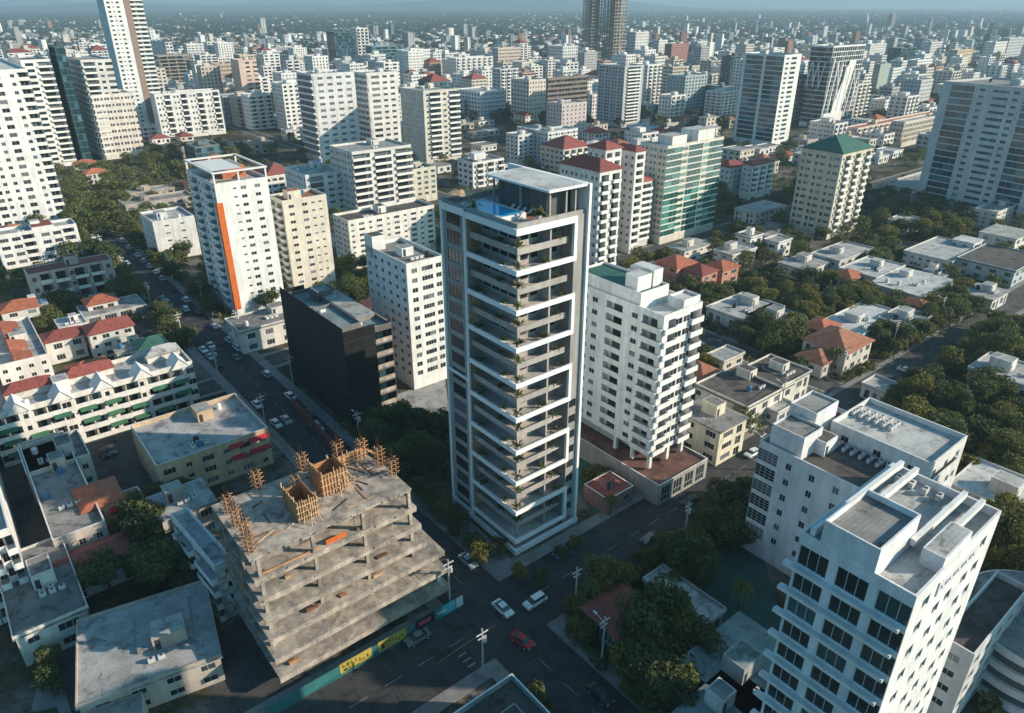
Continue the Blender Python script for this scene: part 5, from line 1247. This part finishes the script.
boxes_np('distant_city', Pn, sz, hh_, np.full(n, math.atan2(Bv.y, Bv.x))+rng.choice([0,.0,.3,-.25], n), rng.choice(5, n, p=[.36,.22,.26,.08,.08]), fm, '')
# distant tree canopy: one object
def canopy_np(name, P_, rad, hgt, per, matl, leaf):
    n = len(P_)*per; idx = np.repeat(np.arange(len(P_)), per)
    d = rng.normal(size=(n, 3)); d /= np.linalg.norm(d, axis=1)[:,None]; rr = rng.uniform(.55, 1.0, n)
    C = np.zeros((n, 3)); C[:,0] = P_[idx,0]+d[:,0]*rad[idx]*rr; C[:,1] = P_[idx,1]+d[:,1]*rad[idx]*rr; C[:,2] = hgt[idx]*.55+np.abs(d[:,2])*hgt[idx]*.5*rr-rng.uniform(0, .45, n)*hgt[idx]*(np.abs(d[:,2]) < .3)
    nr = d+rng.normal(size=(n, 3))*.5; nr /= np.linalg.norm(nr, axis=1)[:,None]
    t = np.cross(nr, rng.normal(size=(n, 3))); t /= np.linalg.norm(t, axis=1)[:,None]; s = np.cross(nr, t); L = (leaf*rad[idx]*rng.uniform(.6, 1.2, n))[:,None]
    V = np.stack([C-t*L-s*L*.7, C+t*L-s*L*.7, C+t*L+s*L*.7, C-t*L+s*L*.7], 1).reshape(-1)
    me = bpy.data.meshes.new(name); me.vertices.add(n*4); me.vertices.foreach_set('co', V); me.loops.add(n*4); me.loops.foreach_set('vertex_index', np.arange(n*4, dtype=np.int32))
    me.polygons.add(n); me.polygons.foreach_set('loop_start', np.arange(0, n*4, 4, dtype=np.int32))
    try: me.polygons.foreach_set('loop_total', np.full(n, 4, dtype=np.int32))
    except Exception: pass
    me.shade_flat(); me.materials.append(matl); me.update(calc_edges=True); return tag(obj(name, me), kind='stuff')
Pt = city_points(46000, 620, 12500, .6); Pt = Pt[keep_free(Pt, 2) & (Pt[:,1] < 9500)]; canopy_np('distant_tree_canopy', Pt, rng.uniform(3.5, 7.5, len(Pt))*np.clip(Pt[:,1]/2200, 1, 2.6), rng.uniform(5, 10, len(Pt)), 22, M['leaf_far'], .42)
# ================================================================ TREES
def crown_mesh(seed, rad, hgt, nl, leaf, mk, lobes=9):
    r = np.random.default_rng(seed); cs = []; 
    for i in range(lobes):
        a = r.uniform(0, 6.28); q = r.uniform(.15, .72)*rad; cs.append((q*math.cos(a), q*math.sin(a), hgt*r.uniform(.42, .80), rad*r.uniform(.28, .50)))
    cs.append((0, 0, hgt*.78, rad*.5)); cs = np.array(cs); k = r.integers(0, len(cs), nl)
    d = r.normal(size=(nl, 3)); d /= np.linalg.norm(d, axis=1)[:,None]; q = r.uniform(.35, 1.08, nl)**.5
    C = cs[k,:3]+d*(cs[k,3]*q)[:,None]*np.array([1,1,.75]); nr = d*.8+r.normal(size=(nl, 3))*.7; nr /= np.linalg.norm(nr, axis=1)[:,None]
    t = np.cross(nr, r.normal(size=(nl, 3))); t /= np.linalg.norm(t, axis=1)[:,None]; s = np.cross(nr, t); L = (leaf*r.uniform(.6, 1.3, nl))[:,None]
    V = np.stack([C-t*L, C-s*L*.55, C+t*L, C+s*L*.55], 1).reshape(-1, 3)
    me = bpy.data.meshes.new('crown'); me.from_pydata(V.tolist(), [], np.arange(nl*4).reshape(-1, 4).tolist()); me.materials.append(M[mk]); me.update(); return me
def trunk_mesh(seed, hgt, rad):
    r = random.Random(seed); m = MB(); m.tube((0, 0, 0), (.1, .05, hgt*.4), .28, .2, 8)
    for i in range(6):
        a = i*1.05+r.uniform(-.3, .3); q = rad*r.uniform(.35, .65); e = (q*math.cos(a), q*math.sin(a), hgt*r.uniform(.55, .75)); m.tube((.1, .05, hgt*r.uniform(.3, .4)), e, .13, .05, 5)
        m.tube(e, (e[0]*1.4, e[1]*1.4, e[2]+hgt*.12), .05, .02, 4)
    return m.mesh('trunk', [M['bark']])
TP = []
for i in range(9):
    hgt = [7,8.5,6,9.5,7.5,8,6.5,10,7][i]; rad = [4.2,4.8,3.4,5.2,4.5,3.8,3.2,4.6,5.4][i]
    mk = ['leaf_dark','leaf_olive','leaf_dark','leaf_dark','leaf_olive','leaf_dark','leaf_olive','leaf_dark','leaf_olive'][i]
    TP.append((crown_mesh(i+3, rad, hgt, 2300, .36, mk, 8+i % 4), trunk_mesh(i, hgt, rad), rad, 'dark green' if mk == 'leaf_dark' else 'olive green'))
PMS = []
for i in range(3):
    m = MB(); hgt = [7, 9, 6][i]; m.v = []; frond_bm(m, (0, 0, hgt), 3.0, 13, 1.0, 0, i, .9); frond_bm(m, (0, 0, hgt+.2), 2.3, 9, 1.8, 0, i+5, .4); cm = m.mesh('crown', [M['leaf_palm']])
    m = MB(); m.tube((0, 0, 0), (.15, .1, hgt*.5), .22, .16, 8); m.tube((.15, .1, hgt*.5), (0, 0, hgt+.1), .16, .13, 8); PMS.append((cm, m.mesh('trunk', [M['bark']])))
NTREE = 0; TPTS = []
def tree(p, s=1.0, k=None, palm=False, label=None, auto=True, cat='tree', grp=None, desc=None):
    global NTREE
    k = rf.randrange(len(TP)) if k is None else k
    t = empty('palm_tree' if palm else 'tree', (p[0], p[1], p[2] if len(p) > 2 and p[2] > 0 else 0), rf.uniform(0, 6.28), label, cat); t.scale = (s, s, s*rf.uniform(.85, 1.15))
    cm, tm_ = (PMS[k % 3] if palm else TP[k][:2])
    obj('trunk', tm_, t); obj('crown', cm, t); NTREE += 1
    if label is None: AUTO.append((t, desc or ('palm tree with feathery fronds' if palm else f"{'small' if s < .7 else ('large' if s > 1.15 else 'round')} {TP[k][3]} tree"), (p[0], p[1], 5*s)))
    return t
DARK = [0,2,3,5,7]; OLV = [1,4,6,8]
# clusters: polygon-ish boxes in the photo (x0,y0,x1,y1,count,scale,dark share)
CL = [(350,420,445,475,13,1.0,1),(70,525,190,590,16,.95,1),(50,620,80,690,5,.7,1),(585,545,700,590,14,.9,.5),(628,600,700,709,13,.95,.7),(530,660,600,712,8,.85,.9),
 (575,600,612,640,6,.75,.15),(660,575,700,590,3,.8,.5),(925,385,1024,475,26,1.0,.8),(885,405,925,440,7,.9,.3),(960,325,1024,370,12,1.0,.8),(700,290,760,312,10,.8,.4),(745,325,800,350,14,.9,.6),(770,300,900,345,22,.8,.6),
 (880,195,975,240,22,.95,.45),(860,240,890,262,8,.8,.7),(890,330,945,352,8,.8,.4),(850,290,960,330,20,.75,.6),(70,165,135,205,20,1.0,.2),(60,200,125,260,16,1.0,.35),(150,150,250,180,22,1.1,.95),(110,240,175,300,16,.8,.9),
 (160,295,215,345,12,.85,.9),(700,490,745,545,9,.9,1),(985,530,1024,590,6,1.0,.3),(970,480,985,500,2,.8,.1),(195,250,235,330,6,.7,.9),(590,475,612,500,3,.7,.9),(40,300,75,330,6,.7,.7),(640,250,690,262,5,.6,.4),(730,230,790,250,9,.7,.7),(690,200,760,215,6,.6,.6),
 (960,600,1024,640,0,1,.2),(205,440,232,462,3,.5,.2),(150,470,190,520,6,.6,.8),(785,440,800,470,0,.5,.5)]
def treeok(p, r): return not hits(p, r) and not on_road(p, .8)
for x0, y0, x1, y1, n, s, dk in CL:
    k = 0; tries = 0; n = int(n*1.4)
    while k < n and tries < n*12:
        tries += 1; x = rf.uniform(x0, x1); y = rf.uniform(y0, y1); p = G(x, y+6)
        ss = s*rf.uniform(.75, 1.25)
        if not treeok(p, 1.2) or any((p.x-q[0])**2+(p.y-q[1])**2 < (3.2*s)**2 for q in TPTS): continue
        TPTS.append((p.x, p.y)); tree(p, ss, rf.choice(DARK if rf.random() < dk else OLV)); k += 1
# palms
for x, y, s in ((737,612,.8),(940,330,.9),(922,338,.9),(905,347,.9),(958,320,.8),(975,310,.8),(893,355,.7),(690,248,.8),(830,300,.8),(760,355,.8),(745,262,.8),(1000,395,1),(925,408,.8),(610,512,.6),(590,612,.7),(800,368,.6),(780,222,.9),(865,190,.8)):
    p = G(x, y+4)
    if not hits(p, .3): tree(p, s, rf.randrange(3), True)
for s in range(120, 330, 7):
    q = W2(s+rf.uniform(-1, 1), 10.2); x, y = proj(q)
    if x < 1024 and not hits(q, .3) and rf.random() < .8: tree(q, rf.uniform(.65, .95), rf.randrange(3), True)
# clipped trees and beds around the pool tower
for x, y, s in ((470,548,.5),(455,530,.5),(480,565,.5),(500,548,.45),(540,585,.55),(520,580,.5),(560,560,.5),(575,550,.5),(445,515,.5),(430,500,.5),(405,478,.45),(415,492,.45),(437,592,.45)):
    p = G(x, y); tree(p, s, rf.choice([2,5,6]), desc='small planted tree')
for k_ in range(30):
    q = mloc(-2.5-rf.uniform(0, 4.5), rf.uniform(-2, mA+8), 0) if k_ < 21 else mloc(rf.uniform(-1, mB+2), -3-rf.uniform(0, 4), 0)
    if not on_road(q, .5): tree((q.x, q.y, 0), rf.uniform(.28, .46), rf.choice([1,2,6]), desc='low garden shrub tree')
# scattered filler trees
k = 0; tries = 0
while NTREE < 900 and tries < 9000:
    tries += 1; x = rf.uniform(0, 1024); y = rf.choice([rf.uniform(120, 300), rf.uniform(120, 700), rf.uniform(150, 420) ]); p = G(x, y)
    if (x < 640 and y > 330) or (700 < x < 800 and 540 < y < 660): continue
    if not treeok(p, 1.5) or any((p.x-q[0])**2+(p.y-q[1])**2 < 16 for q in TPTS): continue
    TPTS.append((p.x, p.y)); tree(p, rf.uniform(.6, 1.1), rf.choice(DARK+OLV))
# undergrowth: one mass of bushes
Pu = []
for x0, y0, x1, y1, n, s, dk in CL:
    for _ in range(n*5):
        p = G(rf.uniform(x0-5, x1+5), rf.uniform(y0-3, y1+6))
        if treeok(p, 1.0): Pu.append((p.x, p.y))
for _ in range(4500):
    x = rf.uniform(0, 1024); y = rf.uniform(110, 420) if rf.random() < .8 else rf.uniform(110, 713); p = G(x, y)
    if (x < 640 and y > 330) or (695 < x < 800 and 535 < y < 660): continue
    if treeok(p, 1.2): Pu.append((p.x, p.y))
Pu = np.array(Pu); canopy_np('undergrowth', Pu, rng.uniform(.8, 2.2, len(Pu)), rng.uniform(1.0, 3.0, len(Pu)), 40, M['leaf_dark'], .22)
# hedge round the tower plot
# ================================================================ CARS
def make_car(paint, shape='sedan'):
    r = empty('parked_car', (0, 0, 0), 0)
    L = 4.4; W = 1.78
    prof = [(-2.2,.35),(-2.18,.75),(-1.6,.92),(-1.0,.98),(1.45,1.0),(2.1,.88),(2.2,.45),(2.15,.3)] if shape == 'sedan' else [(-2.2,.35),(-2.15,.8),(-1.2,1.02),(1.9,1.05),(2.2,.95),(2.2,.4)]
    m = MB(); n = len(prof)
    def loft(prof, w0, inset, mi):
        s0 = [(x, -w0/2+(inset if z > .8 else 0), z) for x, z in prof]; s1 = [(x, w0/2-(inset if z > .8 else 0), z) for x, z in prof]
        m.poly(s0, mi); m.poly(s1[::-1], mi)
        for i in range(len(prof)):
            j = (i+1) % len(prof); m.quad(s0[i], s0[j], s1[j], s1[i], mi)
    loft(prof, W, .06, 0)
    roof = [(-.55,1.40),(.75,1.42)] if shape == 'sedan' else [(-.6,1.62),(1.75,1.62)]
    (xa, za), (xb, zb) = roof
    m.box(xa, -.62, za-.04, xb, .62, za+.03, 0)
    m.build('body', paint, r)
    m = MB(); x0, x1 = (-1.25, 1.55) if shape == 'sedan' else (-1.3, 2.05); z0 = .97
    a = [(x0, -.78, z0), (x1, -.78, z0), (x1, .78, z0), (x0, .78, z0)]; b = [(xa, -.61, za-.03), (xb, -.61, za-.03), (xb, .61, za-.03), (xa, .61, za-.03)]
    for i in range(4): j = (i+1) % 4; m.quad(a[i], a[j], b[j], b[i])
    m.quad(*b); m.build('cabin_glass', M['glass_teal'], r)
    for x in (-1.35, 1.35):
        for y in (-.86, .86):
            m = MB(); m.tube((x, y-.1, .32), (x, y+.1, .32), .32, .32, 12); m.tube((x, y-.11, .32), (x, y+.11, .32), .18, .18, 8, 1); m.build('wheel', [M['rubber'], M['frame']], r)
    for y in (-.62, .62): m = MB(); m.box(-2.235, y-.2, .58, -2.17, y+.2, .74); m.build('headlight', M['plastic_white'], r)
    for y in (-.62, .62): m = MB(); m.box(2.17, y-.2, .62, 2.235, y+.2, .78); m.build('tail_light', M['red'], r)
    return r
paints = {}
for nm_, c in (('white',(.78,.78,.78)),('silver',(.42,.44,.46)),('black',(.02,.02,.022)),('red',(.42,.02,.03)),('blue',(.05,.16,.42)),('grey',(.14,.15,.16)),('beige',(.45,.40,.33))):
    paints[nm_] = mat(nm_+'_car_paint', c, .28, .04, 1, spec=.6, fine=0)
CARP = {}
def car(px, py, ang, colr='white', shape='sedan', label=None, wpos=None):
    key = (colr, shape)
    if key not in CARP: CARP[key] = make_car(paints[colr], shape); o = CARP[key]
    else: o = copy_tree(CARP[key])
    p = G(px, py) if wpos is None else Vector(wpos); o.location = (p.x, p.y, .075 if wpos is None else p.z); o.rotation_euler.z = ang
    o['category'] = 'car'
    if 'label' in o: del o['label']
    if label: o['label'] = label
    else: o['group'] = 'cars parked and driving along the streets'; AUTO.append((o, f"{colr} {'car' if shape == 'sedan' else 'van-like car'}", (p.x, p.y, .7)))
    return o
angB = math.atan2(Bv.y, Bv.x); angA = math.atan2(Av.y, Av.x)
car(503, 611, angA, 'white', 'sedan', 'white car turning at the road crossing, left of two'); car(535, 604, angB, 'white', 'suv', 'white car entering the road crossing, right of two')
car(522, 643, angA+.15, 'red', 'sedan', 'dark red car crossing below the two white cars'); car(564, 554, angB, 'blue', 'sedan', 'blue car parked on the pool tower forecourt'); car(468, 563, angA, 'silver', 'sedan', 'silver car parked along the kerb at the foot of the pool tower')
car(318, 429, angA, 'silver', 'suv', 'pale car alone on the avenue beyond the building site')
def ontrack(al, c, s):
    q = W2(s, c) if al == 'B' else W2(c, s); return q
for s in (84,90,96,104,112,119,127,133,140,148,155,163,170,176,184,190,198,206,214,222,231,240,250,262,275,290):
    for c, pr in ((-4.3, .62), (4.3, .62), (-1.6, .18), (1.6, .18)):
        if rf.random() < pr:
            q = ontrack('A', c, s+rf.uniform(-1, 1)); x, y = proj(q)
            if 0 < x < 1024 and y > 200: car(0, 0, angA+(math.pi if c > 0 else 0)+rf.uniform(-.04, .04), rf.choice(['white','white','silver','grey','black','beige','white']), rf.choice(['sedan','suv']), None, (q[0], q[1], .07))
for s in (-150,-141,-133,-126,-117,-112,-106,-78,-64,-55,-40):
    q = ontrack('B', a1+2.4, s); car(0, 0, angB, rf.choice(['white','silver','grey','black','red']), rf.choice(['sedan','suv']), None, (q[0], q[1], .07))
for x, y, c, an in ((84,402,'white',1),(94,412,'silver',1),(103,408,'grey',1),(120,508,'silver',0),(105,455,'black',0),(112,452,'grey',0),(178,395,'black',1),(60,330,'black',0),(120,315,'silver',0),(112,278,'white',1),(770,225,'white',0),(786,262,'silver',0),(735,420,'grey',0),(880,350,'grey',1),(905,372,'white',0),(730,455,'silver',1),(650,540,'grey',2),(690,503,'black',2),(600,697,'black',0),(418,640,'grey',2),(752,455,'white',2)):
    p = G(x, y)
    if not hits(p, 1.2): car(x, y, angA if an == 0 else angB, c, 'sedan')
# ================================================================ POLES AND WIRES
PMESH = {}
def pole(px, py, hgt=10, lamp=False, label=None, wp=None):
    p = G(px, py) if wp is None else Vector(wp)
    if 'p' not in PMESH:
        m = MB(); m.tube((0,0,0), (0,0,hgt), .2, .13, 8); PMESH['p'] = m.mesh('post', [mat('pale_concrete', (.5,.48,.44), .9, .15, 1)])
        m = MB(); m.box(-1.1, -.08, 9.0, 1.1, .08, 9.2); m.box(-.8, -.07, 8.1, .8, .07, 8.25); PMESH['c'] = m.mesh('crossarm', [M['frame']])
        m = MB(); m.cyl(.5, 0, 7.0, 8.0, .3, .3, 10); PMESH['t'] = m.mesh('transformer', [M['frame']])
        m = MB(); m.tube((0,0,8.6), (0,1.9,9.2), .06, .05, 5); m.box(-.15, 1.7, 9.12, .15, 2.5, 9.28); PMESH['l'] = m.mesh('lamp_arm', [M['frame']])
    t = empty('utility_pole', (p.x, p.y, .14), angB, label, 'utility pole', 'utility poles along the streets' if not label else None)
    obj('post', PMESH['p'], t); obj('crossarm', PMESH['c'], t)
    if rf.random() < .5: obj('transformer', PMESH['t'], t)
    if lamp or rf.random() < .5: obj('lamp_arm', PMESH['l'], t)
    if not label: AUTO.append((t, 'pale concrete utility pole', (p.x, p.y, 8)))
    return Vector((p.x, p.y, .14))
def wire(pa, pb, sag=.7, label=None, off=0.0):
    m = MB(); B = Bv
    for k, dx in enumerate((-.9, 0, .9)):
        a = pa+Vector((0, 0, 9.25))+B*dx*.9; b = pb+Vector((0, 0, 9.25))+B*dx*.9; pr = a
        for i in range(1, 9):
            t = i/8; q = a.lerp(b, t); q.z -= sag*4*t*(1-t); m.tube(pr, q, .028, .028, 3); pr = q
    o = m.build('overhead_cables', M['dark_metal']); tag(o, label, 'cable', 'overhead cables between utility poles')
    if not label: c = (pa+pb)/2; AUTO.append((o, 'bundle of overhead cables', (c.x, c.y, 9)))
row1 = [pole(575, 612), pole(0,0,wp=W2(40,-8))]+[pole(0, 0, wp=W2(s, 8.0)) for s in ( 68, 98, 128, 158, 190)]
row2 = [pole(0, 0, wp=W2(s, -8.0)) for s in (-62, -36, -9)]+[row1[0]]
row3 = [pole(0, 0, wp=W2(-7.0, s)) for s in (-35,)]+[pole(450,604)]+[pole(0, 0, wp=W2(-7.0, s)) for s in ( 48, 84, 118, 150, 185, 220, 255)]
row4 = [pole(0, 0, wp=W2(7.2, s)) for s in (-50, -18, 62, 100, 140, 175, 210)]
for row in (row1, row2, row3, row4):
    for q0, q1 in zip(row, row[1:]): wire(q0, q1)
pole(757, 470, label='utility pole beside the lit parking at the side street corner')
# pedestrians by the shop podium
def person(px, py, top, bot, lb):
    p = G(px, py); t = empty('person', (p.x, p.y, .15), rf.uniform(0, 6), lb, 'person')
    me = bpy.data.meshes.new('body'); bm = bmesh.new()
    V = [(0,0,.95),(0,0,1.2),(0,0,1.42),(0,0,1.52),(0,0,1.66),(.18,0,1.4),(.25,.04,1.1),(.24,.12,.85),(-.18,0,1.4),(-.25,-.04,1.1),(-.24,.05,.85),(.1,0,.9),(.12,.12,.48),(.12,.1,.04),(-.1,0,.9),(-.12,-.08,.48),(-.12,-.2,.04)]
    E = [(0,1),(1,2),(2,3),(3,4),(2,5),(5,6),(6,7),(2,8),(8,9),(9,10),(0,11),(11,12),(12,13),(0,14),(14,15),(15,16)]
    me.from_pydata(V, E, []); o = obj('body', me, t)
    md = o.modifiers.new('skin', 'SKIN'); o.modifiers.new('sub', 'SUBSURF').levels = 1
    rad = [.16,.15,.15,.06,.11,.07,.05,.035,.07,.05,.035,.1,.075,.05,.1,.075,.05]
    for i, sv_ in enumerate(me.skin_vertices[0].data): sv_.radius = (rad[i], rad[i]); sv_.use_root = (i == 0)
    me.materials.append(mat('clothing', top, .9, .1))
person(716, 500, (.04,.05,.09), (.1,.1,.1), 'person in dark clothes standing on the pavement by the shop podium')
person(733, 478, (.12,.3,.35), (.1,.1,.1), 'person in light blue top by the avenue corner')
# radio mast at left
t = empty('lattice_mast', (G(192,195).x, G(192,195).y, 0), 0, 'thin red and white lattice mast behind the grey-white cube block', 'mast')
m = MB(); hh2 = 26
for i in range(13):
    z0_, z1_ = i*2, i*2+2; w_ = 1.0-.03*i; mi = i % 2
    for a_, b_ in (((-1,-1),(1,-1)),((1,-1),(1,1)),((1,1),(-1,1)),((-1,1),(-1,-1))):
        m.tube((a_[0]*w_*.5, a_[1]*w_*.5, z0_), (b_[0]*w_*.5, b_[1]*w_*.5, z1_), .06, .06, 4, mi); m.tube((a_[0]*w_*.5, a_[1]*w_*.5, z0_), (a_[0]*w_*.5, a_[1]*w_*.5, z1_), .09, .09, 4, mi)
m.build('frame', [M['trim'], M['orange']], t)
m = MB(); 
for k in range(4): m.box(-.7+k*.4, -.6, 23, -.5+k*.4, -.5, 25.4)
m.build('antenna', M['trim'], t)
HAZE = 0.00015
# ================================================================ DROP WHAT THE PHOTO CANNOT SHOW, THEN WRITE LABELS
bpy.context.view_layer.update()
from mathutils.bvhtree import BVHTree
org = Vector((0, 0, H)); vv = []; ff = []
def occl(c8):
    n = len(vv); vv.extend(c8); ff.extend([tuple(n+i for i in q) for q in ((0,3,2,1),(4,5,6,7),(0,1,5,4),(1,2,6,5),(2,3,7,6),(3,0,4,7))])
for p, b_q, a_q, B, A, h_q in BOXES:
    if h_q > 2.5:
        q4 = [p, p+B*b_q, p+B*b_q+A*a_q, p+A*a_q]; occl([Vector((q.x, q.y, 0)) for q in q4]+[Vector((q.x, q.y, h_q-.4)) for q in q4])
for o in scn.objects:
    if o.parent is None and o.name.startswith('tree'):
        s_ = o.scale.x; x, y, _ = o.location; r_ = 2.3*s_
        occl([Vector((x+dx*r_, y+dy*r_, z)) for z in (3*s_, 6*s_) for dx, dy in ((-1,-1),(1,-1),(1,1),(-1,1))])
bvh = BVHTree.FromPolygons(vv, ff)
def visible(o, pts):
    tol = 1.2 if '_w' in o else (5.5 if o.name.startswith('tree') else .6)
    n = 0
    for q in pts:
        x, y = proj(q)
        if not (0 <= x < 1024 and 0 <= y < 713): continue
        d = Vector(q)-org; L = d.length; hit = bvh.ray_cast(org, d.normalized())
        if hit[3] is None or hit[3] > L-tol: n += 1
        if n > 1: return True
    return False
def sample(o):
    mw = o.matrix_world; pts = []
    if '_w' in o:
        w_, a_, h_q = o['_w'], o['_a'], o['_h']
        for u in (.1, .35, .65, .9):
            for z in (.35, .6, .8, .97): pts.append(mw @ Vector((w_*u, .02, h_q*z))); pts.append(mw @ Vector((.02, a_*u, h_q*z)))
            for v in (.2, .5, .8): pts.append(mw @ Vector((w_*u, a_*v, h_q+.3)))
    elif o.name.startswith(('tree', 'palm')):
        cr = [c for c in o.children if c.name.startswith('crown')][0]; vs = cr.data.vertices; n = len(vs); st = max(1, n//60)
        pts = [mw @ vs[i].co.copy() for i in range(0, n, st)]
    elif o.type == 'MESH':
        vs = o.data.vertices; n = len(vs); st = max(1, n//30); pts = [mw @ vs[i].co.copy() for i in range(0, n, st)]
    else:
        for c in o.children:
            if c.type == 'MESH':
                vs = c.data.vertices; n = len(vs); st = max(1, n//10); pts += [mw @ vs[i].co.copy() for i in range(0, n, st)]
    return pts
KILL = set(); KIDS = {}
for o in scn.objects:
    if o.parent: KIDS.setdefault(o.parent.name, []).append(o)
def kill(o):
    KILL.add(o)
    for c in KIDS.get(o.name, ()): kill(c)
keep = []; dead = []
for o, txt, pt in AUTO:
    (keep if visible(o, sample(o)) else dead).append((o, txt, pt))
for o, t_, p_ in dead: kill(o)
# trees: at most 290 stay individual
tr = [k for k in keep if k[0].name.startswith(('tree', 'palm'))]
tr.sort(key=lambda k: -(k[0].scale.x*proj(k[2])[1] if False else k[0].scale.x/max(1, (Vector(k[2])-org).length)))
drop = tr[290:]; ds = set(k[0].name for k in drop)
if drop:
    P_ = np.array([(k[2][0], k[2][1]) for k in drop]); S_ = np.array([k[0].scale.x for k in drop])
    canopy_np('background_trees', P_, S_*4.3, S_*8, 420, M['leaf_dark'], .09)
    keep = [k for k in keep if k[0].name not in ds]
    for k in drop: kill(k[0])
for pre, cap in (('apartment', 215), ('house', 235)):
    q = sorted([k for k in keep if k[0].name.startswith(pre)], key=lambda k: -(Vector(k[2])-org).length)
    for k in q[:max(0, len(q)-cap)]: kill(k[0]); keep.remove(k)
bpy.data.batch_remove(list(KILL))
ORDN = ['nearest','second nearest','third nearest','fourth nearest','fifth nearest','sixth nearest','seventh nearest','eighth nearest','ninth nearest','tenth nearest','eleventh nearest','twelfth nearest']
LM2 = list(LMK); seen = {}
rows = []
for o, txt, pt in keep:
    if pt is None: q = o.matrix_world.translation; pt = (q.x, q.y, q.z)
    x, y = proj(pt); best = min(LM2, key=lambda t: (t[1]-x)**2+((t[2]-y)*1.3)**2)
    dx, dy = x-best[1], y-best[2]
    if abs(dx) > abs(dy): side = 'right of' if dx > 0 else 'left of'
    else: side = 'below' if dy > 0 else 'above'
    rows.append([o, txt, side, best[0], dx*dx+dy*dy])
from collections import defaultdict
gp = defaultdict(list)
for r in rows: gp[(r[1], r[2], r[3])].append(r)
for (txt, side, lm), rs in gp.items():
    rs.sort(key=lambda r: r[4])
    for i, r in enumerate(rs):
        e = '' if len(rs) == 1 else (', ' + (ORDN[i] if i < 12 else f'number {i+1} counted outwards'))
        prep = f'in the picture {side}' if side in ('above', 'below') else side
        s = f'{txt} {side} {lm}{e}'
        r[0]['label'] = s
for o, txt, pt in keep:
    if o.name.startswith('tree'): o['group'] = 'trees of the neighbourhood'
    elif o.name.startswith('palm'): o['group'] = 'palms of the gardens'
    elif o.name.startswith('house'): o['group'] = 'low houses of the city'
    elif o.name.startswith('apartment'): o['group'] = 'apartment blocks of the city'
for o in list(scn.objects):
    for k in ('_w', '_a', '_h'):
        if k in o: del o[k]
cnt = defaultdict(int)
for o in scn.objects:
    if not o.parent: cnt[o.name.split('.')[0]] += 1
print(dict(cnt), 'total', len(scn.objects), 'removed', len(dead))
# ================================================================ HAZE
hz_m = bpy.data.materials.new('haze_air'); hz_m.use_nodes = True; n = hz_m.node_tree; n.nodes.clear()
pv = n.nodes.new('ShaderNodeVolumePrincipled'); pv.inputs['Density'].default_value = HAZE; pv.inputs['Color'].default_value = (.50,.70,.86,1); pv.inputs['Anisotropy'].default_value = .1
oo = n.nodes.new('ShaderNodeOutputMaterial'); n.links.new(pv.outputs[0], oo.inputs['Volume'])
m = MB(); m.box(-28000, -500, -2, 28000, 32000, 345); hz_ = m.build('haze', hz_m); tag(hz_, kind='stuff')
